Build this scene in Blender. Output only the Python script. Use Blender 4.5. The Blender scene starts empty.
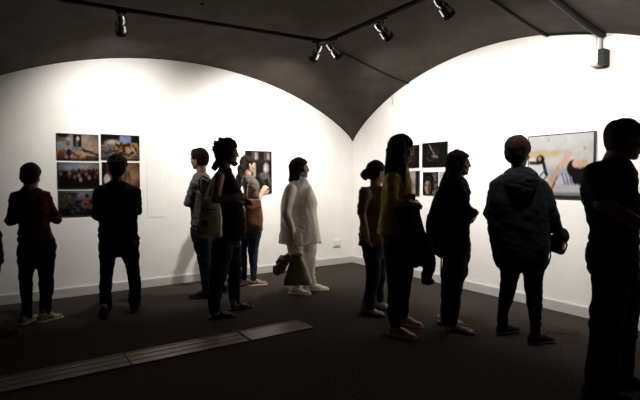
import bpy, math, random
import numpy as np
from mathutils import Vector, Matrix
random.seed(4)
SC = bpy.context.scene
COL = SC.collection

# ------------------------------------------------------------------ camera
F = 470.0; HC = 1.4; PITCH = math.radians(2.44)
cam_d = bpy.data.cameras.new('camera'); cam = bpy.data.objects.new('camera', cam_d); COL.objects.link(cam)
cam.location = (0, 0, HC); cam.rotation_euler = (math.pi/2-PITCH, 0, 0)
cam_d.sensor_width = 36; cam_d.lens = F*36/640; cam_d.clip_start = .05
SC.camera = cam
SC.view_settings.view_transform = 'Standard'; SC.view_settings.look = 'None'
SC.view_settings.gamma = 1; SC.view_settings.use_curve_mapping = False
SC.view_settings.exposure = 1.3

def ray(px, py):
    a = (px-320)/F; b = (200-py)/F; c, s = math.cos(PITCH), math.sin(PITCH)
    return np.array([a, c+b*s, -s+b*c])
def ground(px, py):
    d = ray(px, py); return d[:2]*(HC/-d[2])

# room frame: corner C, u along the left wall, v along the right wall
CO = np.array([.555, 7.98]); UD = np.array([-.8317, -.5552]); VD = np.array([.5552, -.8317])
def W(u, v, z): 
    p = CO+UD*u+VD*v; return Vector((p[0], p[1], z))
def hit_left(px, py):
    d = ray(px, py); n = VD; t = CO.dot(n)/d[:2].dot(n); p = d*t
    return (p[:2]-CO).dot(UD), p[2]+HC
def hit_right(px, py):
    d = ray(px, py); n = UD; t = CO.dot(n)/d[:2].dot(n); p = d*t
    return (p[:2]-CO).dot(VD), p[2]+HC
UA, VA = 2.85, 2.7
def fu(u):
    s = np.abs((np.mod(u, 2*UA)-UA)/UA); return .94*np.power(np.clip(1-s*s, 0, 1), .82)
def gv(v):
    s = np.abs((np.mod(v, 2*VA)-VA)/VA); return .98*np.power(np.clip(1-s*s, 0, 1), .82)
def sst(x, a, b):
    t = np.clip((x-a)/(b-a), 0, 1); return t*t*(3-2*t)
def ceil_z(u, v):
    u = np.asarray(u, float); v = np.asarray(v, float)
    f = fu(u); g = gv(v)
    f2 = np.where(u > UA, f+(.94-f)*sst(v, 1.8, 4.2), f)
    g2 = np.where(v > VA, g+(.98-g)*sst(u, 1.8, 4.2), g)
    return 2.045+np.sqrt(f2**2+g2**2)

# ------------------------------------------------------------------ materials
def mat(name, col, rough=.8, metal=0, bump=0, bscale=60, var=0, vscale=8, spec=.4, stretch=None, detail=4):
    m = bpy.data.materials.new(name); m.use_nodes = True
    nt = m.node_tree; b = nt.nodes['Principled BSDF']
    b.inputs['Base Color'].default_value = (*col, 1); b.inputs['Roughness'].default_value = rough
    b.inputs['Metallic'].default_value = metal; b.inputs['Specular IOR Level'].default_value = spec
    tc = nt.nodes.new('ShaderNodeTexCoord'); mp = nt.nodes.new('ShaderNodeMapping')
    nt.links.new(tc.outputs['Object'], mp.inputs[0])
    if stretch: mp.inputs['Scale'].default_value = stretch
    if var:
        n = nt.nodes.new('ShaderNodeTexNoise'); n.inputs['Scale'].default_value = vscale; n.inputs['Detail'].default_value = detail
        nt.links.new(mp.outputs[0], n.inputs['Vector'])
        r = nt.nodes.new('ShaderNodeValToRGB'); r.color_ramp.elements[0].position = .3; r.color_ramp.elements[1].position = .7
        r.color_ramp.elements[0].color = (*[c*(1-var) for c in col], 1)
        r.color_ramp.elements[1].color = (*[min(1, c*(1+var)) for c in col], 1)
        nt.links.new(n.outputs['Fac'], r.inputs[0]); nt.links.new(r.outputs[0], b.inputs['Base Color'])
    if bump:
        n = nt.nodes.new('ShaderNodeTexNoise'); n.inputs['Scale'].default_value = bscale; n.inputs['Detail'].default_value = 5
        nt.links.new(mp.outputs[0], n.inputs['Vector'])
        bp = nt.nodes.new('ShaderNodeBump'); bp.inputs['Strength'].default_value = bump; bp.inputs['Distance'].default_value = .01
        nt.links.new(n.outputs['Fac'], bp.inputs['Height']); nt.links.new(bp.outputs[0], b.inputs['Normal'])
    return m
M = {}
def fabric(n, c, **k):
    k.setdefault('rough', .92); k.setdefault('bump', .25); k.setdefault('bscale', 90); k.setdefault('var', .18); k.setdefault('spec', .15)
    M[n] = mat(n, c, **k)
fabric('maroon_cloth', (.062, .008, .009)); fabric('black_cloth', (.008, .008, .009)); fabric('black_trouser', (.007, .007, .008))
fabric('denim_shirt', (.125, .125, .128), var=.3, vscale=30); fabric('dark_denim', (.014, .019, .03)); fabric('denim_blue', (.014, .024, .046))
fabric('cream_canvas', (.72, .64, .49)); fabric('taupe_shirt', (.12, .10, .08)); fabric('white_linen', (.88, .81, .73), var=.04, bump=.12, bscale=90)
fabric('taupe_blouse', (.15, .11, .085)); fabric('mustard', (.52, .37, .09)); fabric('black_coat', (.009, .009, .010))
fabric('navy_hoodie', (.014, .016, .021)); fabric('dark_pattern', (.014, .009, .010), var=.6, vscale=40)
M['skin'] = mat('skin', (.36, .20, .135), .55, bump=.08, bscale=120, var=.06)
M['skin_tan'] = mat('skin_tan', (.22, .115, .075), .55, bump=.08, bscale=120, var=.06)
M['skin_pale'] = mat('skin_pale', (.46, .28, .21), .5, bump=.08, bscale=120, var=.06)
def hairm(n, c): M[n] = mat(n, c, .8, bump=.6, bscale=30, var=.5, vscale=30, stretch=(3, 3, .4), spec=.10)
hairm('hair_black', (.008, .006, .005)); hairm('hair_brown', (.045, .023, .013)); hairm('hair_auburn', (.022, .008, .006))
hairm('hair_light', (.013, .008, .005)); hairm('hair_grey', (.045, .042, .04)); hairm('hair_dark', (.013, .008, .006))
M['eye'] = mat('eye', (.30, .27, .24), .25); M['iris'] = mat('iris', (.03, .018, .012), .2); M['leather_brown'] = mat('leather_brown', (.13, .05, .022), .5, bump=.2, bscale=50, var=.3)
M['leather_tan'] = mat('leather_tan', (.40, .20, .10), .55, bump=.15, var=.2); M['leather_black'] = mat('leather_black', (.010, .009, .009), .75, spec=.15, bump=.1)
M['leather_olive'] = mat('leather_olive', (.30, .265, .19), .5, bump=.15, var=.15)
M['leather_white'] = mat('leather_white', (.62, .55, .48), .45, bump=.06, var=.06)
M['leather_taupe'] = mat('leather_taupe', (.36, .26, .18), .6, bump=.1, var=.15)
M['sandal_red'] = mat('sandal_red', (.09, .025, .018), .5); M['animal_print'] = mat('animal_print', (.30, .19, .10), .6, var=.75, vscale=45, detail=1)
M['sole_white'] = mat('sole_white', (.62, .56, .48), .6); M['sole_black'] = mat('sole_black', (.012, .012, .012), .7)
M['canvas_beige'] = mat('canvas_beige', (.36, .29, .17), .85, var=.5, vscale=25)
M['scarf'] = mat('scarf', (.30, .235, .18), .9, bump=.3, var=.7, vscale=35)
M['silver'] = mat('silver', (.7, .7, .7), .25, 1)
M['chrome'] = mat('chrome', (.92, .91, .89), .16, 1); M['black_metal'] = mat('black_metal', (.007, .007, .007), .6, bump=.02, spec=.2)
M['screen'] = mat('screen', (.01, .01, .012), .15)

# wall: painted brick and plaster
def wall_mat():
    m = bpy.data.materials.new('painted_wall'); m.use_nodes = True; nt = m.node_tree; b = nt.nodes['Principled BSDF']
    b.inputs['Base Color'].default_value = (.80, .785, .76, 1); b.inputs['Roughness'].default_value = .85; b.inputs['Specular IOR Level'].default_value = .2
    tc = nt.nodes.new('ShaderNodeTexCoord'); 
    n = nt.nodes.new('ShaderNodeTexNoise'); n.inputs['Scale'].default_value = 2.2; n.inputs['Detail'].default_value = 6
    n2 = nt.nodes.new('ShaderNodeTexNoise'); n2.inputs['Scale'].default_value = 22; n2.inputs['Detail'].default_value = 4
    nt.links.new(tc.outputs['Object'], n.inputs['Vector']); nt.links.new(tc.outputs['Object'], n2.inputs['Vector'])
    br = nt.nodes.new('ShaderNodeTexBrick'); br.inputs['Scale'].default_value = 1; br.inputs['Brick Width'].default_value = .30; br.inputs['Row Height'].default_value = .11
    br.inputs['Mortar Size'].default_value = .008; br.inputs['Mortar Smooth'].default_value = 1
    br.inputs['Color1'].default_value = (1, 1, 1, 1); br.inputs['Color2'].default_value = (.8, .8, .8, 1); br.inputs['Mortar'].default_value = (0, 0, 0, 1)
    mp = nt.nodes.new('ShaderNodeMapping'); mp.inputs['Rotation'].default_value = (math.pi/2, 0, 0)
    nt.links.new(tc.outputs['Object'], mp.inputs[0]); nt.links.new(mp.outputs[0], br.inputs['Vector'])
    r = nt.nodes.new('ShaderNodeValToRGB'); r.color_ramp.elements[0].position = .35; r.color_ramp.elements[1].position = .65
    r.color_ramp.elements[0].color = (.76, .74, .71, 1); r.color_ramp.elements[1].color = (.82, .805, .78, 1)
    nt.links.new(n.outputs['Fac'], r.inputs[0]); nt.links.new(r.outputs[0], b.inputs['Base Color'])
    mx = nt.nodes.new('ShaderNodeMath'); mx.operation = 'MULTIPLY'; mx.inputs[1].default_value = .25
    nt.links.new(br.outputs['Color'], mx.inputs[0])
    ad = nt.nodes.new('ShaderNodeMath'); ad.operation = 'ADD'; nt.links.new(mx.outputs[0], ad.inputs[0]); nt.links.new(n2.outputs['Fac'], ad.inputs[1])
    bp = nt.nodes.new('ShaderNodeBump'); bp.inputs['Strength'].default_value = .13; bp.inputs['Distance'].default_value = .012
    nt.links.new(ad.outputs[0], bp.inputs['Height']); nt.links.new(bp.outputs[0], b.inputs['Normal'])
    return m
M['wall'] = wall_mat()
M['skirting'] = mat('skirting_paint', (.50, .485, .465), .6, bump=.05, var=.04)
M['ceiling'] = mat('ceiling_paint', (.056, .047, .041), .9, bump=.8, bscale=9, var=.20, vscale=3.5, spec=.1, stretch=(1, 1, 1), detail=7)
M['carpet'] = mat('carpet', (.046, .038, .033), 1, bump=1.0, bscale=160, var=.75, vscale=70, spec=.05, detail=6)
M['trunking'] = mat('trunking_metal', (.115, .085, .068), .42, .5, bump=.1, var=.3, vscale=7, stretch=(.5, 9, 1))
M['panel_edge'] = mat('panel_edge', (.012, .012, .012), .4); M['plastic_white'] = mat('plastic_white', (.72, .70, .67), .4)
M['plastic_grey'] = mat('plastic_grey', (.32, .30, .28), .5)

# ------------------------------------------------------------------ objects
def mesh_obj(name, verts, faces, m, parent=None, smooth=False):
    me = bpy.data.meshes.new(name); me.from_pydata([tuple(v) for v in verts], [], faces); me.update()
    if smooth: me.polygons.foreach_set('use_smooth', [True]*len(me.polygons))
    if m: me.materials.append(m)
    o = bpy.data.objects.new(name, me); COL.objects.link(o)
    if parent: o.parent = parent
    return o
def empty(name, loc, rz=0, label=None, cat=None, group=None):
    o = bpy.data.objects.new(name, None); COL.objects.link(o); o.location = loc; o.rotation_euler = (0, 0, rz); o.empty_display_size = .1
    tag(o, label, cat, group); return o
def tag(o, label, cat=None, group=None):
    if label: o['label'] = label
    if cat: o['category'] = cat
    if group: o['group'] = group
    return o
class MB:
    def __init__(s): s.v = []; s.f = []
    def add(s, vs, fs):
        n = len(s.v); s.v += [tuple(v) for v in vs]; s.f += [tuple(i+n for i in f) for f in fs]; return s
    def box(s, c, h, R=None, bev=0):
        x, y, z = h
        vs = [Vector((a*x, b*y, d*z)) for a in (-1, 1) for b in (-1, 1) for d in (-1, 1)]
        if R is not None: vs = [R@v for v in vs]
        return s.add([v+Vector(c) for v in vs], [(0, 1, 3, 2), (4, 6, 7, 5), (0, 4, 5, 1), (2, 3, 7, 6), (0, 2, 6, 4), (1, 5, 7, 3)])
    def lathe(s, prof, R=None, c=(0, 0, 0), n=28):
        # profile of (r, z)
        vs = []; fs = []
        for r, z in prof:
            for k in range(n):
                a = 2*math.pi*k/n; v = Vector((r*math.cos(a), r*math.sin(a), z)); vs.append((R@v if R else v)+Vector(c))
        for i in range(len(prof)-1):
            for k in range(n):
                k2 = (k+1) % n; fs.append((i*n+k, i*n+k2, (i+1)*n+k2, (i+1)*n+k))
        return s.add(vs, fs)
    def tube(s, pts, r, n=10, flat=1.0):
        pts = [Vector(p) for p in pts]; vs = []; fs = []; pn = None
        for i, p in enumerate(pts):
            t = (pts[min(i+1, len(pts)-1)]-pts[max(i-1, 0)]).normalized()
            if pn is None: pn = t.orthogonal().normalized() if abs(t.z) > .95 else t.cross(Vector((0, 0, 1))).normalized()
            a = (pn-t*pn.dot(t)).normalized(); b = t.cross(a); pn = a
            rr = r[i] if isinstance(r, (list, tuple)) else r
            for k in range(n):
                an = 2*math.pi*k/n; vs.append(p+a*math.cos(an)*rr+b*math.sin(an)*rr*flat)
        for i in range(len(pts)-1):
            for k in range(n):
                k2 = (k+1) % n; fs.append((i*n+k, i*n+k2, (i+1)*n+k2, (i+1)*n+k))
        fs.append(tuple(range(n))[::-1]); m0 = (len(pts)-1)*n; fs.append(tuple(m0+k for k in range(n)))
        return s.add(vs, fs)
    def build(s, name, m, parent=None, smooth=False): 
        o = mesh_obj(name, s.v, s.f, m, parent, smooth)
        if smooth: 
            try: o.data.set_sharp_from_angle(angle=math.radians(40))
            except Exception: pass
        return o

# ------------------------------------------------------------------ the room
def structure(o): o['kind'] = 'structure'; return o
ANG_L = math.atan2(-UD[1], -UD[0])     # left wall's local x runs to the corner
UMAX, VMAX = 11.4, 10.8
def wall(name, org, dirv, length, zf, inward):
    n = int(length/.06); L = Vector((dirv[0], dirv[1], 0)); N = Vector((-inward[0], -inward[1], 0))*.15
    vs = []; fs = []
    for k in range(2):
        for i in range(n+1):
            t = length*i/n; p = L*t+N*k; vs.append(p); vs.append(p+Vector((0, 0, zf(t)+.10)))
    m0 = 2*(n+1)
    for i in range(n):
        fs.append((2*i, 2*i+2, 2*i+3, 2*i+1)); fs.append((m0+2*i, m0+2*i+1, m0+2*i+3, m0+2*i+2))
        fs.append((2*i+1, 2*i+3, m0+2*i+3, m0+2*i+1))
    # put into a frame whose x runs along the wall
    a = math.atan2(dirv[1], dirv[0]); Rm = Matrix.Rotation(-a, 3, 'Z')
    o = mesh_obj(name, [Rm@v for v in vs], fs, M['wall']); o.location = org; o.rotation_euler = (0, 0, a); return structure(o)
zc = lambda u, v: float(ceil_z(u, v))
# a wall's top follows the vault; it rises into the vault's thickness
wall('wall_left', W(0, 0, 0), UD, UMAX, lambda t: zc(t, 0), VD)
wall('wall_right', W(0, 0, 0), VD, VMAX, lambda t: zc(0, t), UD)
M['dark_wall'] = mat('grey_wall_paint', (.24, .23, .22), .9, bump=.2, bscale=20, var=.1)
for o_ in (wall('wall_back', W(0, VMAX, 0), UD, UMAX, lambda t: zc(t, VMAX), -VD),
           wall('wall_far', W(UMAX, 0, 0), VD, VMAX, lambda t: zc(UMAX, t), -UD)): o_.data.materials[0] = M['dark_wall']
def ceiling():
    us = np.concatenate([np.arange(0, 5.8, .07), np.arange(5.8, UMAX+.01, .14)]); us[-1] = UMAX
    vs_ = np.concatenate([np.arange(0, 5.5, .07), np.arange(5.5, VMAX+.01, .14)]); vs_[-1] = VMAX
    U, V = np.meshgrid(us, vs_, indexing='ij'); Z = ceil_z(U, V); nu, nv = U.shape
    P = CO[None, None]+U[..., None]*UD+V[..., None]*VD
    pts = np.dstack([P, Z]).reshape(-1, 3); top = pts.copy(); top[:, 2] += .12
    fs = []
    for i in range(nu-1):
        for j in range(nv-1):
            a = i*nv+j; fs.append((a, a+1, a+nv+1, a+nv)); b = a+nu*nv; fs.append((b, b+nv, b+nv+1, b+1))
    return structure(mesh_obj('ceiling', np.vstack([pts, top]).tolist(), fs, M['ceiling'], smooth=True))
ceiling()
fl = [W(-.15, -.15, 0), W(UMAX+.15, -.15, 0), W(UMAX+.15, VMAX+.15, 0), W(-.15, VMAX+.15, 0)]
structure(mesh_obj('floor', [p for p in fl]+[p-Vector((0, 0, .1)) for p in fl], [(0, 3, 2, 1)[::-1], (4, 5, 6, 7), (0, 1, 5, 4), (1, 2, 6, 5), (2, 3, 7, 6), (3, 0, 4, 7)], M['carpet']))
def baseboard(name, org, dirv, length, inward):
    L = Vector((dirv[0], dirv[1], 0)); I = Vector((inward[0], inward[1], 0)); prof = [(0, 0), (.022, 0), (.022, .10), (.016, .112), (0, .115)]
    vs = []; 
    for t in (.022, length):
        for d, z in prof: vs.append(L*t+I*d+Vector((0, 0, z)))
    n = len(prof); fs = [(i, (i+1) % n, n+(i+1) % n, n+i) for i in range(n)]+[tuple(range(n)), tuple(range(n, 2*n))[::-1]]
    o = mesh_obj(name, vs, fs, M['skirting']); o.location = org; return structure(o)
baseboard('baseboard_left', W(0, 0, 0), UD, UMAX-.03, VD); baseboard('baseboard_right', W(0, 0, 0), VD, VMAX-.03, UD)

# ------------------------------------------------------------------ metal trunking in the floor
def trunk():
    def uv(px, py):
        g = ground(px, py); return (g-CO).dot(UD), (g-CO).dot(VD)
    # a straight channel parallel to the left wall
    v0 = .5*(uv(245, 331)[1]+uv(100, 358)[1]); v1 = .5*(uv(250, 343)[1]+uv(100, 371)[1])
    u_end = uv(313, 328)[0]; u_a = uv(246, 338)[0]; u_b = uv(128, 360)[0]
    segs = [(u_end, u_a-.012), (u_a+.012, u_b-.006), (u_b+.006, u_b+1.6), (u_b+1.612, u_b+3.2)]
    names = ['plain end plate of the metal floor trunking strip, beside the walkers in sandals', 'ridged metal floor trunking cover next to the end plate',
             'ridged metal floor trunking cover running to the left edge of the floor', 'ridged metal floor trunking cover at the far left, cut off by the photo edge']
    for k, (a, b) in enumerate(segs):
        org = W(a, (v0+v1)/2, 0); o = empty('floor_trunking_cover', org, math.atan2(UD[1], UD[0]), names[k], 'floor cover', 'floor trunking covers')
        w = abs(v1-v0)/2; L = b-a
        MB().box((L/2, 0, .003), (L/2, w, .003)).build('cover_plate', M['trunking'], o)
        for s in (-1, 1): MB().box((L/2, s*(w-.012), .008), (L/2, .010, .002)).build('edge_rail', M['trunking'], o)
        if k:
            for s in (-.33, .33): MB().box((L/2, s*w, .0075), (L/2, .006, .0015)).build('ridge', M['trunking'], o)
        else:
            MB().box((.012, 0, .008), (.010, w-.024, .002)).build('end_rail', M['trunking'], o)
trunk()

# ------------------------------------------------------------------ prints on the walls
def noise2(x, y, sc, seed):
    r = np.random.RandomState(seed); L = r.rand(64, 64)
    X = x*sc; Y = y*sc; xi = np.floor(X).astype(int) % 64; yi = np.floor(Y).astype(int) % 64
    fx = X-np.floor(X); fy = Y-np.floor(Y); fx = fx*fx*(3-2*fx); fy = fy*fy*(3-2*fy); x1 = (xi+1) % 64; y1 = (yi+1) % 64
    return (L[xi, yi]*(1-fx)+L[x1, yi]*fx)*(1-fy)+(L[xi, y1]*(1-fx)+L[x1, y1]*fx)*fy
class Canvas:
    def __init__(s, nx, ny, base, asp=1.5):
        s.nx, s.ny = nx, ny; s.x, s.y = np.meshgrid(np.linspace(0, 1, nx), np.linspace(0, 1, ny), indexing='ij'); s.asp = asp
        s.c = np.ones((nx, ny, 3))*np.array(base)
    def mix(s, m, col): 
        m = np.clip(m, 0, 1)[..., None]; s.c = s.c*(1-m)+np.array(col)*m; return s
    def rect(s, x0, y0, x1, y1, col, soft=.01):
        return s.mix(sst(s.x, x0-soft, x0+soft)*(1-sst(s.x, x1-soft, x1+soft))*sst(s.y, y0-soft, y0+soft)*(1-sst(s.y, y1-soft, y1+soft)), col)
    def ell(s, cx, cy, rx, ry, col, rot=0, soft=.12):
        dx = (s.x-cx)*s.asp; dy = s.y-cy; c, n = math.cos(rot), math.sin(rot); a = (dx*c+dy*n)/(rx*s.asp); b = (-dx*n+dy*c)/ry
        return s.mix(1-sst(np.sqrt(a*a+b*b), 1-soft, 1+soft), col)
    def line(s, pts, w, col, soft=.3):
        for (x0, y0), (x1, y1) in zip(pts[:-1], pts[1:]):
            ax, ay = (s.x-x0)*s.asp, s.y-y0; bx, by = (x1-x0)*s.asp, y1-y0
            t = np.clip((ax*bx+ay*by)/(bx*bx+by*by+1e-9), 0, 1); d = np.hypot(ax-bx*t, ay-by*t)
            s.mix(1-sst(d, w*(1-soft), w*(1+soft)), col)
        return s
    def grain(s, sc, amp, seed=1):
        n = noise2(s.x*s.asp, s.y, sc, seed)-.5; s.c = np.clip(s.c*(1+2*amp*n[..., None]), 0, 1); return s
    def patches(s, x0, y0, x1, y1, cols, sc, seed, th=.55):
        m = sst(s.x, x0-.02, x0+.02)*(1-sst(s.x, x1-.02, x1+.02))*sst(s.y, y0-.02, y0+.02)*(1-sst(s.y, y1-.02, y1+.02))
        for k, c in enumerate(cols):
            n = noise2(s.x*s.asp, s.y, sc*(1+.3*k), seed+k); s.mix(m*sst(n, th, th+.08), c)
        return s
    def vig(s, a=.5):
        d = np.hypot(s.x-.5, s.y-.5); s.c *= (1-a*sst(d, .3, .75))[..., None]; return s
pm = bpy.data.materials.new('photo_print'); pm.use_nodes = True
_a = pm.node_tree.nodes.new('ShaderNodeAttribute'); _a.attribute_name = 'Col'; _b = pm.node_tree.nodes['Principled BSDF']
pm.node_tree.links.new(_a.outputs['Color'], _b.inputs['Base Color']); _b.inputs['Roughness'].default_value = .85; _b.inputs['Specular IOR Level'].default_value = .08
def print_panel(label, side, box, cv, thick=.012, edge=.0, group=None, name='photo_print_panel', cat='photograph', ink=(.60, 1.25, .5)):
    if ink:
        for sc_, am in ((5, .25), (13, .3), (24, .28), (45, .2)): cv.grain(sc_, am*ink[2], int(sc_))
        cv.c = np.power(np.clip(cv.c, 0, 1), ink[1])*ink[0]
        for _ in range(2): q = np.pad(cv.c, ((1, 1), (1, 1), (0, 0)), 'edge'); cv.c = (q[:-2, 1:-1]+q[2:, 1:-1]+q[1:-1, :-2]+q[1:-1, 2:]+2*q[1:-1, 1:-1])/6
    x0, y0, x1, y1 = box; hf = hit_left if side == 'L' else hit_right
    a, zt0 = hf(x0, y0); b, zt1 = hf(x1, y0); _, zb0 = hf(x0, y1); _, zb1 = hf(x1, y1)
    mid = (a+b)/2; w = abs(b-a)/2; _, zt = hf((x0+x1)/2, y0); _, zb = hf((x0+x1)/2, y1)
    zm = (zt+zb)/2; h = (zt-zb)/2
    if side == 'L': org = W(mid, 0, zm); ang = math.atan2(-UD[1], -UD[0])   # local x to the corner, -y into the room
    else: org = W(0, mid, zm); ang = math.atan2(VD[1], VD[0])
    o = empty(name, org, ang, label, cat, group)
    MB().box((0, -thick/2, 0), (w, thick/2, h)).build('backing_panel', M['panel_edge'], o)
    vs = np.stack([(cv.x-.5)*2*(w-edge), np.full_like(cv.x, -thick-.001), (cv.y-.5)*2*(h-edge)], -1).reshape(-1, 3)
    ny = cv.ny; fs = [(i*ny+j, (i+1)*ny+j, (i+1)*ny+j+1, i*ny+j+1) for i in range(cv.nx-1) for j in range(ny-1)]
    p = mesh_obj('printed_photo', vs.tolist(), fs, pm, o)
    at = p.data.color_attributes.new('Col', 'FLOAT_COLOR', 'POINT')
    at.data.foreach_set('color', np.concatenate([cv.c.reshape(-1, 3), np.ones((cv.nx*ny, 1))], 1).astype(np.float32).ravel())
    return o
K = (.006, .005, .006)
# six prints, left wall
c = Canvas(90, 60, (.36, .31, .27)); c.rect(0, .35, .38, 1, (.42, .38, .36)); c.patches(0, .3, .4, 1, [(.25, .2, .18)], 5, 3, .6)
c.ell(.15, .93, .13, .09, (.05, .04, .04)); c.rect(.6, .4, 1, .97, (.45, .35, .29)); c.rect(.385, .5, .585, .97, (.03, .01, .01)); c.line([(.47, .5), (.49, .85)], .05, (.12, .17, .18)); c.ell(.5, .82, .03, .09, (.6, .55, .55))
c.rect(0, 0, 1, .36, (.34, .21, .13)); c.patches(0, 0, 1, .4, [(.55, .42, .28), (.1, .05, .03), (.5, .3, .2)], 9, 8, .55); c.line([(.6, .42), (1, .2)], .03, (.05, .03, .03)); c.line([(.5, .3), (.95, .08)], .05, (.55, .38, .3)); c.line([(.7, .15), (1, .06)], .03, (.06, .03, .02))
c.ell(.28, .27, .065, .14, (.02, .03, .14)); c.ell(.1, .18, .09, .15, (.25, .1, .04)); c.rect(0, 0, 1, .05, (.03, .02, .01)); c.vig(.7)
G6 = None
print_panel('photo print of a room with blue ball and figure in doorway, top left of six', 'L', (56, 134, 98.2, 160), c)
c = Canvas(90, 60, (.09, .07, .06)); c.rect(0, .6, .5, 1, (.02, .02, .02)); c.ell(.3, .66, .2, .13, (.5, .48, .44), soft=.4); c.rect(.48, .65, .8, .97, (.28, .33, .5), .03); c.rect(.78, .6, 1, 1, (.03, .015, .01))
c.patches(0, .05, 1, .62, [(.3, .24, .22), (.45, .3, .18), (.04, .02, .015), (.16, .07, .03), (.4, .34, .3)], 11, 21, .56); c.patches(.35, .2, .95, .7, [(.5, .33, .18), (.1, .03, .01)], 8, 31, .5); c.ell(.17, .3, .16, .2, (.22, .2, .22), soft=.5); c.patches(0, 0, .4, .5, [(.1, .08, .08)], 14, 5, .5)
c.line([(.78, .6), (.92, .2)], .03, (.5, .33, .2)); c.vig(.6)
print_panel('photo print of pale rubble and wreckage under blue sky, top right of the six', 'L', (100.5, 135, 139, 160), c)
c = Canvas(90, 60, (.24, .24, .27)); c.ell(.35, .9, .3, .15, (.3, .36, .44), soft=.6); c.ell(.8, .85, .25, .15, (.4, .34, .34), soft=.6); c.rect(0, 0, 1, .68, (.012, .006, .008), .04)
rr = random.Random(3)
for i in range(34):
    x = rr.random(); y = .45+.26*rr.random(); c.ell(x, y, .035, .07, rr.choice([(.02, .01, .012), (.06, .02, .02), (.03, .02, .04), (.12, .07, .05)]), soft=.3)
for x, y, col in ((.28, .6, (.35, .22, .12)), (.5, .5, (.35, .24, .16)), (.54, .34, (.5, .45, .42)), (.68, .55, (.32, .16, .17)), (.75, .42, (.4, .2, .2)), (.94, .6, (.35, .05, .05)), (.07, .55, (.2, .14, .14)), (.4, .45, (.25, .16, .1))): c.ell(x, y, .035, .08, col, soft=.4)
c.vig(.5)
print_panel('photo print of a dense crowd under grey sky, middle left of the six', 'L', (57, 162.5, 99, 188.5), c)
c = Canvas(90, 60, (.16, .085, .045)); c.rect(.62, 0, 1, 1, (.26, .145, .08), .08); c.ell(.82, .5, .12, .4, (.34, .2, .12), soft=.6); c.rect(0, 0, .12, 1, (.02, .01, .01)); c.ell(.13, .32, .08, .22, (.8, .74, .66)); c.line([(.74, .2), (.7, .62)], .02, (.06, .02, .01)); c.grain(4, .3, 3); c.vig(.6)
print_panel('brown toned photo print with a pale shape, middle right of the six, behind curly hair', 'L', (101.5, 162.5, 139.3, 187.5), c)
c = Canvas(90, 60, (.14, .15, .18)); c.ell(.6, .95, .4, .2, (.24, .25, .3), soft=.6); c.rect(0, 0, 1, .62, (.014, .010, .008), .05)
c.patches(.0, .3, .45, .92, [(.05, .04, .03), (.12, .06, .04), (.09, .09, .06)], 8, 44, .5); c.ell(.68, .78, .05, .09, (.015, .015, .03)); c.ell(.65, .5, .09, .2, (.30, .12, .08), soft=.4); c.ell(.55, .42, .06, .1, (.34, .15, .1), soft=.4); c.patches(.25, .05, .95, .5, [(.1, .09, .09), (.03, .03, .05)], 10, 51, .58); c.line([(.7, .42), (.95, .38)], .02, (.13, .12, .1)); c.vig(.5)
print_panel('photo print of people and debris with a red clad figure, bottom left of the six', 'L', (58, 190.5, 99.5, 215.8), c)
c = Canvas(90, 60, (.02, .016, .014)); c.patches(0, 0, 1, 1, [(.05, .03, .03), (.02, .02, .03)], 7, 9, .5); c.vig(.4)
print_panel('very dark photo print, bottom right of the six, mostly behind a black jacket', 'L', (102, 190.5, 141, 214.5), c)
# upright collage print behind the braided visitor
c = Canvas(60, 90, (.035, .028, .028), .66); 
for x in (.37, .83): c.rect(x-.12, .79, x+.12, .98, (.22, .19, .18)); c.ell(x+.02, .88, .05, .08, (.5, .45, .43)); c.rect(x-.09, .8, x-.03, .95, (.08, .07, .07))
c.rect(0, .75, 1, .775, (.06, .05, .05)); c.rect(.28, .4, .38, .72, (.55, .48, .46)); c.ell(.78, .6, .11, .13, (.42, .38, .37)); c.ell(.76, .6, .06, .09, (.66, .6, .58)); c.ell(.68, .42, .16, .09, (.25, .21, .2)); c.line([(.85, .45), (.95, .2)], .03, (.2, .18, .18)); c.line([(.5, .45), (.75, .2)], .02, (.12, .1, .1)); c.ell(.8, .1, .18, .07, (.17, .15, .15), soft=.4); c.vig(.3)
print_panel('tall black and white print of a pale veiled figure, behind the braided visitor', 'L', (245, 151, 271.3, 193.8), c)
# wall text sheet
c = Canvas(80, 200, (.80, .785, .76), .35)
for k in range(26):
    y = .95-.033*k
    if k in (8, 17): continue
    rr = random.Random(k); x = .1
    while x < .88:
        w = .02+.05*rr.random(); c.rect(x, y-.006, min(x+w, .9), y+.006, (.72, .705, .68), .004); x += w+.02
o = print_panel('faint white wall text sheet beside the six prints', 'L', (147, 160, 163.5, 217), c, thick=.003, name='text_sheet', cat='sign', ink=None)
for ch in o.children:
    if ch.name.startswith('backing'): ch.data.materials[0] = M['plastic_white']
# right wall, four prints
c = Canvas(60, 60, (.012, .008, .008), 1.2); c.ell(.75, .5, .12, .3, (.06, .025, .015), soft=.7)
print_panel('nearly black photo print, upper left of four, behind the woman in yellow', 'R', (391, 146, 419.6, 168), c)
c = Canvas(80, 70, (.010, .007, .009), 1.2); c.line([(.3, .92), (.38, .72), (.5, .52)], .02, (.30, .24, .24)); c.ell(.52, .42, .12, .06, (.28, .22, .22), rot=-.3, soft=.5); c.ell(.3, .3, .13, .035, (.25, .2, .2), rot=-.5, soft=.5); c.ell(.6, .42, .04, .02, (.5, .42, .4)); c.patches(.2, .2, .8, .8, [(.04, .02, .03)], 9, 4, .55)
print_panel('black photo print with a faint pale limb, upper right of four on right wall', 'R', (422.8, 142.3, 448, 167), c)
c = Canvas(60, 60, (.40, .36, .34), .8); c.rect(.0, 0, .86, 1, (.5, .46, .43)); c.rect(.86, 0, 1, 1, (.02, .02, .02)); c.ell(.5, .4, .3, .3, (.2, .15, .12), soft=.5)
print_panel('light portrait print with black right edge, lower left of four', 'R', (394, 171, 420, 195.5), c)
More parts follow.
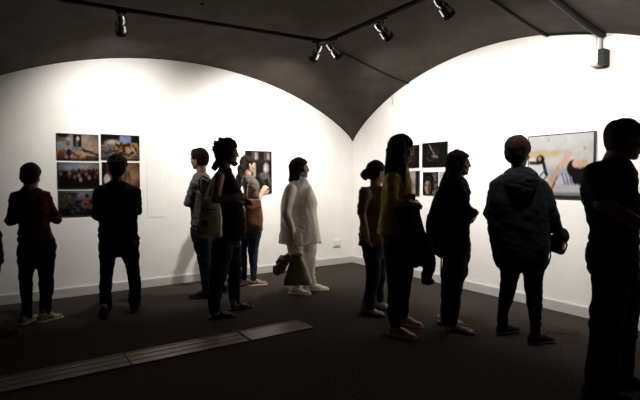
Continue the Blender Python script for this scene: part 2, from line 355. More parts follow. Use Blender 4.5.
c = Canvas(80, 100, (.030, .025, .028), .7); c.patches(.4, 0, 1, 1, [(.2, .16, .17), (.02, .015, .02), (.26, .22, .22)], 12, 13, .55); c.ell(.34, .5, .40, .52, (.006, .005, .006)); c.ell(.33, .34, .19, .29, (.5, .36, .32), soft=.3); c.ell(.45, .3, .09, .25, (.12, .07, .06), soft=.5); c.rect(.18, .40, .29, .46, K); c.rect(.37, .40, .48, .46, K); c.rect(.33, .3, .37, .42, (.22, .14, .12)); c.rect(.26, .22, .44, .25, (.12, .05, .05)); c.ell(.33, .72, .26, .1, (.03, .02, .02)); c.vig(.3)
print_panel('dark portrait print of a hooded face, lower right of four on right wall', 'R', (423.5, 172, 438.6, 195.2), c)
c = Canvas(50, 70, (.62, .58, .55), .5); c.line([(.2, .3), (.9, .75)], .06, (.10, .08, .08)); c.grain(6, .3, 2)
print_panel('pale photo print mostly hidden behind the dark hair of the backpack wearer', 'R', (440, 171.5, 450, 195), c)
# the big colour print
c = Canvas(150, 90, (.60, .60, .60), 1.2); c.rect(0, .62, 1, 1, (.62, .62, .62)); c.ell(.5, 1.0, .5, .2, (.66, .66, .67), soft=.7)
c.ell(.33, .93, .012, .03, (.5, .49, .48)); c.ell(.88, .76, .02, .03, (.48, .47, .46)); c.rect(.0, .60, .62, .74, (.60, .50, .36), .03); c.ell(.2, .67, .3, .09, (.64, .53, .38)); c.rect(.5, .57, 1, .72, (.66, .64, .62), .05)
c.rect(0, 0, 1, .50, (.58, .56, .58), .05); c.ell(.55, .56, .45, .1, (.68, .66, .66), soft=.5); c.ell(.06, .5, .12, .12, (.74, .73, .74), soft=.4); c.ell(.16, .32, .15, .24, (.74, .74, .76), soft=.3); c.line([(.03, .55), (.17, .54)], .03, (.08, .06, .06)); c.ell(.2, .6, .07, .08, (.03, .02, .02)); c.ell(.185, .62, .03, .04, (.55, .35, .25)); c.line([(.25, .55), (.3, .35)], .03, (.04, .03, .04)); c.line([(.1, .2), (.28, .42)], .014, (.12, .14, .3)); c.line([(.17, .15), (.33, .35)], .014, (.12, .14, .3))
c.line([(.36, .06), (.42, .3), (.55, .5)], .06, (.64, .48, .38)); c.line([(.55, .48), (.64, .68)], .055, (.68, .54, .45)); c.ell(.64, .68, .035, .09, (.7, .57, .48)); c.line([(.39, .1), (.5, .35)], .018, (.3, .16, .1))
c.ell(.62, .33, .14, .13, (.5, .53, .62)); c.line([(.5, .22), (.72, .4)], .06, (.62, .64, .7))
for k in range(5): c.line([(.60+.05*k, .18), (.55+.055*k, .36)], .010, (.10, .14, .32))
c.ell(.72, .44, .1, .14, (.04, .025, .025)); c.ell(.76, .3, .06, .12, (.035, .02, .02)); c.ell(.77, .52, .07, .07, (.72, .56, .48)); c.ell(.86, .5, .08, .08, (.70, .52, .44)); c.ell(.88, .3, .12, .16, (.03, .02, .025)); c.rect(.0, 0, 1, .05, (.3, .29, .3)); c.rect(.45, .05, .9, .14, (.6, .6, .63), .03)
print_panel('large colour print of people lying in bed, black edged, on right wall', 'R', (530, 133.7, 597, 196.4), c, thick=.035, edge=.012, ink=(.62, 1.5, .12))

# ------------------------------------------------------------------ small fittings
a, z = hit_left(336.5, 243)
o = empty('wall_socket', W(a, 0, z), math.atan2(-UD[1], -UD[0]), 'white double socket plate low on left wall beside woman in white', 'socket')
MB().box((0, -.008, 0), (.072, .008, .058)).build('face_plate', M['plastic_white'], o); MB().box((-.0, -.020, -.0), (.056, .004, .040)).build('socket_insert', M['plastic_white'], o)
for s in (-1, 1): MB().box((s*.026, -.026, .012), (.008, .002, .012)).build('rocker_switch', M['plastic_white'], o)
for v_, drop, nm in ((hit_right(393, 95)[0], .16, 'thin stray wire hanging from the vault edge near the corner'), (hit_right(600, 50)[0]-.03, .13, 'thin stray wire hanging beside the grey box conduit')):
    z0 = zc(0, v_); pts = [W(.012, v_, z0+.03), W(.02, v_-.004, z0-.3*drop), W(.014, v_+.006, z0-.7*drop), W(.02, v_+.002, z0-drop)]
    tag(MB().tube(pts, .0035, 6).build('hanging_wire', M['plastic_grey'], smooth=True), nm, 'wire')
vb, zb = hit_right(603, 59)
o = empty('junction_box', W(0, vb, zb), math.atan2(VD[1], VD[0]), 'grey box with side bracket high on right wall under the thick conduit', 'electrical box')
MB().box((.035, -.06, 0), (.028, .06, .075)).build('housing', M['black_metal'], o); MB().box((-.035, -.05, -.06), (.045, .05, .012)).build('bracket_arm', M['plastic_grey'], o)
MB().tube([(-.01, -.03, -.05), (-.012, -.03, .25)], .014, 10).build('drop_pipe', M['plastic_grey'], o, True)
def conduit(v_, u1, r, nm, lab):
    us = np.linspace(.02, u1, 30); pts = [W(u, v_, zc(u, v_)-r*.7) for u in us]
    tag(MB().tube(pts, r, 8).build(nm, M['black_metal'], smooth=True), lab, 'conduit', 'conduits on the vault')
v1 = hit_right(548, 36)[0]
conduit(v1, 4.5, .020, 'ceiling_conduit', 'thin black conduit crossing the vault, left of the thicker one')
conduit(vb, 4.5, .034, 'ceiling_conduit', 'thick black conduit crossing the vault to the grey wall box')
conduit(hit_right(410, 79)[0]-.02, 1.5, .015, 'ceiling_conduit', 'thin black conduit from track corner down to right wall')
us = np.linspace(v1, vb-.08, 16); tag(MB().tube([W(.014, v, zc(0, v)-.012) for v in us], .010, 8).build('edge_cable', M['black_metal'], smooth=True), 'black cable along the top edge of the right wall', 'cable')

# ------------------------------------------------------------------ track lighting
TZ = 3.08; TU, TV = 1.63, 1.55
def tv(u): return TV-.10*(u-TU)      # the left track runs slightly towards its wall
def track(name, a, b, lab):
    d = (b-a); L = d.length; ang = math.atan2(d.y, d.x); o = empty(name, a, ang, lab, 'light track')
    for s in (-1, 1): MB().box((L/2, s*.017, 0), (L/2, .003, .018)).build('side_wall', M['black_metal'], o)
    MB().box((L/2, 0, .016), (L/2, .014, .003)).build('top_plate', M['black_metal'], o)
    MB().box((0, 0, 0), (.012, .024, .020)).build('end_cap', M['black_metal'], o); return o, L
tl, LL = track('lighting_track', W(TU+.05, TV, TZ), W(9.2, tv(9.2), TZ), 'black lighting track running along the left wall, from the corner joint')
tr, LR = track('lighting_track', W(TU, TV+.05, TZ), W(TU, 8.6, TZ), 'black lighting track running along the right wall, from the corner joint')
o = empty('track_corner_joint', W(TU, TV, TZ), ANG_L, 'black corner joint where the two lighting tracks meet', 'track joint')
MB().box((0, 0, 0), (.036, .036, .020)).build('joint_body', M['black_metal'], o); MB().box((0, 0, .024), (.02, .02, .005)).build('joint_cap', M['black_metal'], o)
def rod(u, v, lab):
    z = zc(u, v); o = empty('suspension_rod', W(u, v, TZ+.018), 0, lab, 'track hanger', 'track hangers')
    MB().tube([(0, 0, 0), (0, 0, z-TZ-.018)], .006, 8).build('rod', M['silver'], o, True); MB().lathe([(0, 0), (.022, 0), (.022, .014), (0, .014)], c=(0, 0, z-TZ-.032)).build('ceiling_cup', M['black_metal'], o)
def upx(px): # u on the left track under this column
    r = (px-320)/F; a = CO+VD*(TV-.18); return (r*a[1]-a[0])/(UD[0]-r*UD[1])
def vpx(px):
    r = (px-320)/F; a = CO+UD*TU; return (r*a[1]-a[0])/(VD[0]-r*VD[1])
rod(upx(203), tv(upx(203)), 'thin wire hanger above the left track, between its two spotlights'); rod(TU, vpx(382), 'thin wire hanger above the second spotlight of the right track')
rod(upx(60)+.9, tv(upx(60)+.9), 'wire hanger of the left track beyond the photo'); rod(TU, vpx(455)+.9, 'wire hanger of the right track beyond the photo')
def spot(u, v, aim, power, lab, size=116, blend=1.0, col=(1, .955, .89)):
    o = empty('track_spotlight', W(u, v, TZ-.018), 0, lab, 'spotlight', 'spotlights on the lighting tracks')
    pv = W(u, v, TZ-.143); rel = Vector((0, 0, -.125)); d = (aim-pv).normalized()
    R = (-d).to_track_quat('Z', 'Y').to_matrix()
    MB().box((0, 0, -.013), (.05, .016, .012), Matrix.Rotation(ANG_L if u > TU+.01 else ANG_L+math.pi/2, 3, 'Z')).build('track_adapter', M['black_metal'], o)
    MB().lathe([(0, -.016), (.009, -.016), (.009, -.098), (0, -.098)]).build('stem', M['black_metal'], o, True)
    c0 = rel
    body = [(0, .10), (.022, .10), (.034, .088), (.038, .06), (.038, .03), (.030, .024), (.030, .012), (.042, .004), (.047, -.04), (.050, -.09), (.046, -.09), (.040, -.05), (0, -.045)]
    body = [(r*1.12, z*1.15) for r, z in body]
    MB().lathe(body, R, c0).build('lamp_housing', M['chrome'], o, True)
    for k in (-1, 1):
        MB().tube([rel+R@Vector((k*.05, 0, -.03)), rel+R@Vector((k*.054, 0, .03)), Vector((k*.02, 0, -.093)), Vector((0, 0, -.083))], .005, 6).build('yoke_arm', M['black_metal'], o, True)
    MB().lathe([(.057, -.070), (.060, -.070), (.060, -.108), (.057, -.108), (.057, -.070)], R, c0).build('front_ring', M['black_metal'], o, True)
    em = M.get('bulb')
    if em is None:
        em = bpy.data.materials.new('bulb'); em.use_nodes = True; b = em.node_tree.nodes['Principled BSDF']; b.inputs['Emission Color'].default_value = (1, .93, .82, 1); b.inputs['Emission Strength'].default_value = 6; M['bulb'] = em
    MB().lathe([(0, -.055), (.036, -.055), (.038, -.050), (0, -.050)], R, c0).build('lamp_lens', em, o)
    ld = bpy.data.lights.new('spot_beam', 'SPOT'); ld.energy = power; ld.color = col; ld.spot_size = math.radians(size); ld.spot_blend = blend; ld.shadow_soft_size = .035
    lo = bpy.data.objects.new('spot_beam', ld); COL.objects.link(lo); lo.parent = o; lo.location = rel+d*.115; lo.rotation_euler = R.to_euler()
PW = 51
spot(upx(125), tv(upx(125)), W(upx(121)-.35, 0, 1.75), PW*1.25, 'chrome spotlight on the left track, above the six prints')
spot(upx(309), tv(upx(309)), W(upx(309)-.05, 0, 1.55), PW*2.9, 'chrome spotlight on the left track, nearest the corner joint')
spot(upx(121)+1.55, tv(upx(121)+1.55), W(upx(121)+1.5, 0, 1.9), PW*.40, 'chrome spotlight further along the left track, beyond the photo')
spot(TU, vpx(333.5), W(0, vpx(333)-.1, 1.65), PW*1.5, 'chrome spotlight on the right track, nearest the corner joint')
spot(TU, vpx(382), W(0, vpx(382), 1.7), PW*1.1, 'chrome spotlight on the right track, second from the corner')
spot(TU, vpx(441), W(0, vpx(441), 1.7), PW*1.1, 'chrome spotlight on the right track, third from corner, cut by the top edge')
spot(TU, vpx(441)+.85, W(0, vpx(441)+.85, 1.7), PW*1.1, 'chrome spotlight on the right track, just beyond the photo top')
spot(TU, vpx(441)+1.8, W(0, vpx(441)+1.8, 1.7), PW*1.0, 'chrome spotlight on the right track, last one beyond the photo')
w = bpy.data.worlds.new('world'); SC.world = w; w.use_nodes = True; w.node_tree.nodes['Background'].inputs[0].default_value = (0, 0, 0, 1)

# ================================================================== people
# Figures are grown as smooth implicit surfaces and meshed with surface nets, one mesh per body, garment or hair.
def smin(a, b, k):
    h = np.clip(.5+.5*(b-a)/k, 0, 1); return b*(1-h)+a*h-k*h*(1-h)
class Prim: pass
def cone(p, q, r1, r2=None, sx=1.0):
    o = Prim(); p = np.array(p, float); q = np.array(q, float); r2 = r1 if r2 is None else r2
    o.lo = np.minimum(p-r1, q-r2); o.hi = np.maximum(p+r1, q+r2)
    def ev(X, Y, Z):
        d = q-p; t = np.clip(((X-p[0])*d[0]+(Y-p[1])*d[1]+(Z-p[2])*d[2])/(d@d+1e-9), 0, 1)
        return np.sqrt((X-p[0]-t*d[0])**2+(Y-p[1]-t*d[1])**2+(Z-p[2]-t*d[2])**2)-(r1+(r2-r1)*t)
    o.ev = ev; o.shrink = lambda i: cone(p, q, max(r1-i, .012), max(r2-i, .012)); return o
def ell(c, r, R=None):
    o = Prim(); c = np.array(c, float); r = np.array(r, float); R = np.eye(3) if R is None else np.array(R)   # R columns = local axes
    m = np.sqrt((R**2)@(r**2)); o.lo = c-m; o.hi = c+m
    def ev(X, Y, Z):
        x, y, z = X-c[0], Y-c[1], Z-c[2]
        a = [(R[0, i]*x+R[1, i]*y+R[2, i]*z) for i in range(3)]
        k0 = np.sqrt((a[0]/r[0])**2+(a[1]/r[1])**2+(a[2]/r[2])**2)+1e-6
        k1 = np.sqrt((a[0]/r[0]**2)**2+(a[1]/r[1]**2)**2+(a[2]/r[2]**2)**2)+1e-6
        return k0*(k0-1)/k1
    o.ev = ev; o.shrink = lambda i: ell(c, np.maximum(r-i, .01), R); return o
def rbox(c, h, R=None, rad=.01):
    o = Prim(); c = np.array(c, float); h = np.array(h, float); R = np.eye(3) if R is None else np.array(R)
    m = np.abs(R)@h; o.lo = c-m; o.hi = c+m
    def ev(X, Y, Z):
        x, y, z = X-c[0], Y-c[1], Z-c[2]; q = [np.abs(R[0, i]*x+R[1, i]*y+R[2, i]*z)-(h[i]-rad) for i in range(3)]
        return np.sqrt(sum(np.maximum(a, 0)**2 for a in q))+np.minimum(np.maximum(np.maximum(q[0], q[1]), q[2]), 0)-rad
    o.ev = ev; o.shrink = lambda i: o; return o
def loft(secs, n=2.3, rnd=.02):
    # secs: (z, cx, cy, a, b), any order
    o = Prim(); S = np.array(sorted(secs)); zs = S[:, 0]; o.secs = S
    zz = np.linspace(zs[0], zs[-1], 90)
    def cr(v):
        m = np.gradient(v, zs) if len(zs) > 2 else np.array([(v[-1]-v[0])/(zs[-1]-zs[0])]*2)
        out = np.empty_like(zz); idx = np.clip(np.searchsorted(zs, zz)-1, 0, len(zs)-2)
        h = zs[idx+1]-zs[idx]; t = (zz-zs[idx])/h
        return (2*t**3-3*t**2+1)*v[idx]+(t**3-2*t**2+t)*h*m[idx]*.7+(-2*t**3+3*t**2)*v[idx+1]+(t**3-t**2)*h*m[idx+1]*.7
    cols = [cr(S[:, k]) for k in range(1, 5)]
    o.lo = np.array([(cols[0]-cols[2]).min(), (cols[1]-cols[3]).min(), zs[0]]); o.hi = np.array([(cols[0]+cols[2]).max(), (cols[1]+cols[3]).max(), zs[-1]])
    def ev(X, Y, Z):
        z1 = Z.ravel(); cx, cy, a, b = [np.interp(z1, zz, c).reshape(Z.shape) for c in cols]
        a = np.maximum(a, .008); b = np.maximum(b, .008)
        e = (np.abs((X-cx)/a)**n+np.abs((Y-cy)/b)**n)**(1/n)
        rho = np.sqrt((X-cx)**2+(Y-cy)**2)
        d = rho*(1-1/np.maximum(e, 1e-3)); d = np.where(e < .05, -np.minimum(a, b), d)
        d2 = np.maximum(zs[0]-Z, Z-zs[-1]) + 0*d
        return -smin(-d, -d2, rnd)
    o.ev = ev
    o.shrink = lambda i: loft([(z, x, y, max(a-i, .02), max(b-i, .02)) for z, x, y, a, b in S.tolist()], n, rnd); return o
def _vn(X, Y, Z, sc, seed):
    r = np.random.RandomState(seed); L = r.rand(32, 32, 32); out = 0
    def ax(A, s): 
        A = A*s; i = np.floor(A).astype(int); f = A-i; return i % 32, (i+1) % 32, f*f*(3-2*f)
    x0, x1, fx = ax(X, sc[0]); y0, y1, fy = ax(Y, sc[1]); z0, z1, fz = ax(Z, sc[2])
    for a, wa in ((x0, 1-fx), (x1, fx)):
        for b, wb in ((y0, 1-fy), (y1, fy)):
            for c, wc in ((z0, 1-fz), (z1, fz)): out = out+L[a, b, c]*wa*wb*wc
    return out-.5
def nets(name, ops, h, m, parent, noise=(), clip=None, pad=.03):
    """ops: list of (sign, prim, k); sign '+', '-' or '&'"""
    adds = [p for s, p, k in ops if s == '+']
    lo = np.min([p.lo for p in adds], 0)-pad; hi = np.max([p.hi for p in adds], 0)+pad
    n = np.ceil((hi-lo)/h).astype(int)+1
    ax = [lo[i]+h*np.arange(n[i]) for i in range(3)]
    G = np.full(n, .2, np.float32)
    for s, p, k in ops:
        mg = k+3*h+.012
        a = np.clip(np.floor((p.lo-mg-lo)/h).astype(int), 0, n-1); b = np.clip(np.ceil((p.hi+mg-lo)/h).astype(int)+1, 1, n)
        if s == '&': a = np.zeros(3, int); b = n
        sl = tuple(slice(a[i], b[i]) for i in range(3))
        X = ax[0][sl[0], None, None]; Y = ax[1][None, sl[1], None]; Z = ax[2][None, None, sl[2]]
        d = p.ev(X, Y, Z)
        if s == '+': G[sl] = smin(G[sl], d, max(k, 1e-4))
        elif s == '-': G[sl] = -smin(-G[sl], d, max(k, 1e-4))
        else: G[sl] = np.maximum(G[sl], d)
    for nz in noise:
        sc, amp, seed = nz[:3]; sc = (sc,)*3 if np.isscalar(sc) else sc
        idx = np.nonzero(np.abs(G) < .035)
        w_ = _vn(ax[0][idx[0]]+9+.05*np.sin(7*ax[2][idx[2]]), ax[1][idx[1]]+9, ax[2][idx[2]]+9+.25*ax[0][idx[0]], sc, seed)
        G[idx] += 2*amp*w_ if len(nz) < 4 else 1.6*amp*(.4-np.abs(2*w_))   # creases
    if clip is not None: clip(G, ax)
    G[0] = G[-1] = .05; G[:, 0] = G[:, -1] = .05; G[:, :, 0] = G[:, :, -1] = .05
    ins = G < 0; ncell = n-1; cid = lambda i, j, k: (i*ncell[1]+j)*ncell[2]+k
    cells = []; pts = []; quads = []
    for A in range(3):
        B, C = (A+1) % 3, (A+2) % 3
        s0 = [slice(None)]*3; s1 = [slice(None)]*3; s0[A] = slice(0, -1); s1[A] = slice(1, None)
        d0, d1 = ins[tuple(s0)], ins[tuple(s1)]; e = np.array(np.nonzero(d0 != d1)); 
        g0 = G[tuple(s0)][tuple(e)]; g1 = G[tuple(s1)][tuple(e)]; t = g0/(g0-g1)
        P = np.array([ax[i][e[i]] for i in range(3)]); P[A] += t*h
        q = []
        for db, dc in ((-1, -1), (0, -1), (0, 0), (-1, 0)):
            ee = e.copy(); ee[B] += db; ee[C] += dc; q.append(cid(*ee)); cells.append(q[-1]); pts.append(P)
        q = np.array(q).T; fl = d0[tuple(e)]; q[~fl] = q[~fl][:, ::-1]; quads.append(q)
    cells = np.concatenate(cells); pts = np.concatenate(pts, 1); Q = np.concatenate(quads)
    u, inv = np.unique(cells, return_inverse=True); cnt = np.bincount(inv)
    V = np.stack([np.bincount(inv, pts[i])/cnt for i in range(3)], 1); Q = np.searchsorted(u, Q)
    me = bpy.data.meshes.new(name); me.vertices.add(len(V)); me.vertices.foreach_set('co', V.astype(np.float32).ravel())
    me.loops.add(Q.size); me.loops.foreach_set('vertex_index', Q.astype(np.int32).ravel())
    me.polygons.add(len(Q)); me.polygons.foreach_set('loop_start', np.arange(0, Q.size, 4, dtype=np.int32)); me.polygons.foreach_set('loop_total', np.full(len(Q), 4, np.int32))
    me.polygons.foreach_set('use_smooth', np.ones(len(Q), bool)); me.update(calc_edges=True); me.validate()
    me.materials.append(m); o = bpy.data.objects.new(name, me); COL.objects.link(o); o.parent = parent; return o

def nrm(v): v = np.array(v, float); return v/np.linalg.norm(v)
def dirv(phi, pitch=0):   # 0 = away from the camera, 90 = to the right
    a = math.radians(phi); p = math.radians(pitch); return np.array([math.sin(a)*math.cos(p), math.cos(a)*math.cos(p), math.sin(p)])

class Fig:
    H = .0058
    def __init__(s, gx, gy, label, name='person', cat='person', group=None):
        s.G = ground(gx, gy); s.th = math.atan2(s.G[0], s.G[1]); s.er = np.array([math.cos(s.th), -math.sin(s.th)]); s.ef = np.array([math.sin(s.th), math.cos(s.th)])
        s.root = empty(name, (s.G[0], s.G[1], 0), -s.th, label, cat, group); s.torso = []; s.legs = []; s.arms = []; s.garm = []; s.bodyx = []; s.hands = []
    def q(s, px, py, dd=0):
        d = ray(px, py); t = ((s.G+s.ef*dd)@s.ef)/(d[:2]@s.ef); p = d*t; r = p[:2]-s.G
        return np.array([r@s.er, dd, p[2]+HC])
    def g(s, px, py):
        r = ground(px, py)-s.G; return np.array([r@s.er, r@s.ef, 0.])
    def lf(s, rows, n=2.3, rnd=.02):   # rows: (py, xl, xr, b[, dd])
        out = []
        for r in rows:
            dd = r[4] if len(r) > 4 else 0; a = s.q(r[1], r[0], dd); b = s.q(r[2], r[0], dd)
            out.append((a[2], (a[0]+b[0])/2, dd, (b[0]-a[0])/2, r[3]))
        return loft(out, n, rnd)
    def leg(s, rows, foot, dtop=0.0, k=.9, zmin=.05):
        # rows: (py, xl, xr) from the hip down, the foot's depth read from its ground pixel
        fd = s.g(*foot)[1]; y0 = rows[0][0]; y1 = rows[-1][0]; out = []
        for py, xl, xr in rows:
            t = (py-y0)/(y1-y0); dd = dtop+(fd-dtop)*t; a = s.q(xl, py, dd); b = s.q(xr, py, dd); w = (b[0]-a[0])/2
            out.append((max(a[2], zmin), (a[0]+b[0])/2, dd, w, min(max(w*k, .045), .105)))
        L = loft(out, 2.1, .012); s.legs.append(L); return L
    def arm(s, pts, sleeve=1.0, hand=None):
        """pts: three (px, py, dd, r): shoulder, elbow, wrist; sleeve = how far down the arm it reaches (0..2)"""
        P = [s.q(*p[:3]) for p in pts]; R = [p[3] for p in pts]; s.arms.append((P, R, sleeve)); return P
    def head(s, px, ptop, phi, pitch=0, k=1.0, dd=0, hair=.014):
        top = s.q(px, ptop, dd); f = dirv(phi, pitch); r = nrm(np.cross(f, [0, 0, 1])); u = np.cross(r, f)
        s.hk = k; s.hr, s.hf, s.hu = r, f, u; s.hc = np.array([top[0], top[1], top[2]-hair-.113*k]); return s.hc
    def hl(s, x, y, z): return s.hc+s.hk*(s.hr*x+s.hf*y+s.hu*z)
    def headops(s, neck, beard=False):
        k = s.hk; R = np.stack([s.hr, s.hf, s.hu], 1); L = s.hl; E = lambda c, r, kk=.02, sg='+': (sg, ell(L(*c), np.array(r)*k, R), kk)
        C = lambda a, b, r1, r2, kk=.02, sg='+': (sg, cone(L(*a), L(*b), r1*k, r2*k), kk)
        o = [E((0, -.012, .028), (.074, .094, .085)), E((0, .028, -.028), (.059, .062, .083), .03), C((0, .030, -.070), (0, .068, -.094), .034, .019, .02)]
        for q in (-1, 1):
            o += [C((q*.052, -.004, -.045), (q*.022, .058, -.088), .018, .018, .02), E((q*.040, .062, -.028), (.022, .022, .020), .02)]
        o += [C((-.034, .080, .020), (.034, .080, .020), .013, .013, .012)]
        for q in (-1, 1): o += [E((q*.031, .098, .000), (.018, .017, .013), .010, '-'), E((q*.031, .083, .001), (.0125, .0125, .0125), .003)]
        o += [C((0, .092, .008), (0, .104, -.030), .007, .0105, .008)]
        for q in (-1, 1): o += [E((q*.011, .096, -.035), (.008, .010, .007), .005)]
        o += [C((-.017, .087, -.057), (.017, .087, -.057), .0060, .0060, .008), C((-.015, .086, -.067), (.015, .086, -.067), .0066, .0066, .008), C((-.022, .0965, -.062), (.022, .0965, -.062), .0015, .0015, .003, '-')]
        for q in (-1, 1): o += [E((q*.077, -.006, -.006), (.008, .018, .031), .006), E((q*.087, -.004, -.004), (.006, .010, .019), .003, '-')]
        nb = np.array(neck); o += [('+', cone(L(0, -.024, -.055), nb, .050*k, .058), .03)]
        return o
    def eyes(s):
        for q in (-1, 1):
            c = s.hl(q*.031, .0835, .001); mb = MB(); mb.lathe([(0, .0132), (.0068, .0116), (.0105, .008), (.013, 0), (.0105, -.008), (0, -.0132)], Matrix(np.stack([s.hr, s.hu, s.hf], 1).tolist()), c.tolist(), 14)
            eo = mb.build('eye', M['eye'], s.body, True); eo.data.materials.append(M['iris']); eo.data.polygons.foreach_set('material_index', [1 if i < 14 else 0 for i in range(len(eo.data.polygons))])
    def hand(s, w, d, n, side=1, curl=35, L=.175, open_=1.0):
        """w wrist, d pointing direction, n back-of-hand normal, side = thumb side"""
        d = nrm(d); n = nrm(np.array(n)-d*np.dot(n, d)); t = np.cross(d, n)*side; k = L/.175; o = []
        P = lambda a, b, c: w+k*(d*a+t*b+n*c)
        for i, (b, ln, rad) in enumerate(((.026, .070, .0082), (.0085, .078, .0086), (-.0095, .072, .0082), (-.026, .057, .0072))):
            kn = P(.088-(i == 3)*.008-(i == 0)*.002, b, 0); o.append(('+', cone(P(.008, b*.55, 0), kn, .0165*k, .0115*k), .012))
            p = kn; a = math.radians(curl*.6); seg = (ln*.45, ln*.30, ln*.25); spread = (.10, .03, -.05, -.12)[i]
            for j in range(3):
                dv = nrm(d*math.cos(a)-n*math.sin(a)+t*spread); q = p+dv*seg[j]*k; r0 = rad*k*(1-.08*j); o.append(('+', cone(p, q, r0, r0*.93), .003)); p = q; a += math.radians(curl)
        m = P(.022, .024, -.004); p1 = P(.052, .047, -.014); p2 = P(.080, .056, -.022-.010*curl/40); p3 = P(.102, .052, -.030-.018*curl/40)
        o += [('+', cone(P(.012, .012, 0), m, .014*k, .014*k), .01), ('+', cone(m, p1, .0135*k, .011*k), .006), ('+', cone(p1, p2, .0100*k, .0095*k), .003), ('+', cone(p2, p3, .0095*k, .008*k), .003)]
        o += [('+', cone(w-d*.02, P(.03, 0, 0), .023*k, .02*k), .012)]
        s.hands += o
    def build_body(s, skin, neck, inset=.022):
        ops = []
        for L in s.torso: ops.append(('+', L.shrink(inset+.010), .04))
        for L in s.legs: ops.append(('+', L.shrink(inset), .03))
        for P, R, sl in s.arms:
            for i in range(2):
                r1, r2 = R[i], R[i+1]; c1 = .022 if i+.5 < sl-.1 else (.012 if i < sl else 0.)
                ops.append(('+', cone(P[i], P[i+1], max(r1-c1, .022), max(r2-c1, .020)), .02))
        ops += s.headops(neck)+s.hands+s.bodyx
        s.body = nets('body', ops, s.H, M[skin], s.root); s.eyes(); return s.body
    def sleeves(s, k=.03, extra=0.0):
        o = []
        for P, R, sl in s.arms:
            for i in range(2):
                t = min(max(sl-i, 0), 1)
                if t > 0: 
                    e = P[i]+(P[i+1]-P[i])*t; r2 = R[i]+(R[i+1]-R[i])*t; o.append(('+', cone(P[i], e, R[i]+extra, r2+extra), k))
        return o
    def garment(s, name, m, ops, noise=((9, .008, 1), (22, .003, 2)), h=.0075, clip=None, crease=1.0):
        return nets(name, ops, h, M[m], s.root, tuple(noise)+(((11, 11, 19), .010*crease, 12, 'crease'), ((22, 22, 34), .004*crease, 13, 'crease')), clip)
    def trousers(s, m, hip=None, noise=((11, .007, 3), (26, .003, 4))):
        ops = ([('+', hip, .02)] if hip else [])+[('+', L, .025) for L in s.legs]; return s.garment('trousers', m, ops, noise, crease=.55)
    def shoe(s, px, py, phi, L=.27, m='leather_black', sole='sole_black', hgt=1.0, kind='shoe', boot=0.0, thick=.02):
        """px, py: ground pixel under the middle of the shoe"""
        c = s.g(px, py); f = dirv(phi); r = np.array([f[1], -f[0], 0]); k = L/.27
        P = lambda x, y, z: c+r*x*k+f*y*k+np.array([0, 0, z])
        R = np.stack([r, f, [0, 0, 1]], 1)
        ops = [('+', ell(P(0, -.085, .040), (.034*k, .046*k, .046*hgt), R), .03), ('+', ell(P(0, .06, .026), (.042*k, .074*k, .026*hgt), R), .03), ('+', ell(P(.0, .10, .022), (.032*k, .034*k, .020*hgt), R), .02), ('+', cone(P(0, -.01, .050), P(0, .04, .036), .026*k, .018*k), .02),
               ('+', cone(P(0, -.06, .055), P(0, .02, .045), .034*k, .030*k), .03), ('+', cone(P(0, -.075, .06), P(0, -.065, .085+boot), .040*k, .042*k), .03)]
        if boot == 0: ops.append(('-', cone(P(0, -.068, .10), P(0, -.065, .16), .034, .04), .006))
        ops.append(('&', rbox(c+np.array([0, 0, .25]), (.5, .5, .25-.006), None, .001), 0))
        sh = nets(kind, ops, .0058, M[m], s.root)
        so = nets('sole', [('+', ell(P(0, -.085, .012), (.040*k, .050*k, .04), R), .02), ('+', ell(P(0, .065, .012), (.050*k, .080*k, .04), R), .06), ('+', cone(P(0, -.08, .01), P(0, .06, .01), .034*k, .040*k), .03), ('&', rbox(c+np.array([0, 0, thick/2+.001]), (.5, .5, thick/2), None, .002), 0)], .0055, M[sole], sh)
        s.bodyx += [('+', cone(P(0, -.07, .12), P(0, -.07, .05), .034, .032), .02), ('+', cone(P(0, -.07, .045), P(0, .06, .032), .026, .020), .02)]
        return sh
    def sandal(s, px, py, phi, L=.26, m='sandal_red', straps=(-.01, .05, .085)):
        c = s.g(px, py); f = dirv(phi); r = np.array([f[1], -f[0], 0]); k = L/.27; P = lambda x, y, z: c+r*x*k+f*y*k+np.array([0, 0, z]); R = np.stack([r, f, [0, 0, 1]], 1)
        sh = nets('sandal', [('+', ell(P(0, -.085, .010), (.040*k, .048*k, .04), R), .02), ('+', ell(P(0, .065, .010), (.048*k, .078*k, .04), R), .06), ('+', cone(P(0, -.08, .01), P(0, .06, .01), .034*k, .040*k), .03), ('&', rbox(c+np.array([0, 0, .010]), (.5, .5, .009), None, .002), 0)], .0055, M['sole_black'], s.root)
        for y in straps:
            hh = .058 if y < .03 else .040; mb = MB(); pts = [P(.040*math.cos(a), y+.012*math.sin(2*a), .012+(hh-.004)*math.sin(a)) for a in np.linspace(0, math.pi, 12)]
            mb.tube([tuple(p) for p in pts], .008, 6, .35); mb.build('strap', M[m], sh, True)
        mb = MB(); mb.tube([tuple(P(.044*math.cos(a), -.08-.045*math.sin(a), .075)) for a in np.linspace(-.3, math.pi+.3, 14)], .006, 6, .4); mb.build('strap', M[m], sh, True)
        s.bodyx += [('+', cone(P(0, -.07, .13), P(0, -.075, .05), .030, .032), .02), ('+', cone(P(0, -.075, .045), P(0, .05, .034), .026, .022), .02), ('+', ell(P(0, .06, .032), (.038*k, .045*k, .014), R), .02)]
        for i, x in enumerate((-.028, -.012, .003, .017, .029)):
            s.bodyx.append(('+', cone(P(x, .075, .030), P(x*1.1, .112-.006*i, .026), .009, .008), .004))
        return sh
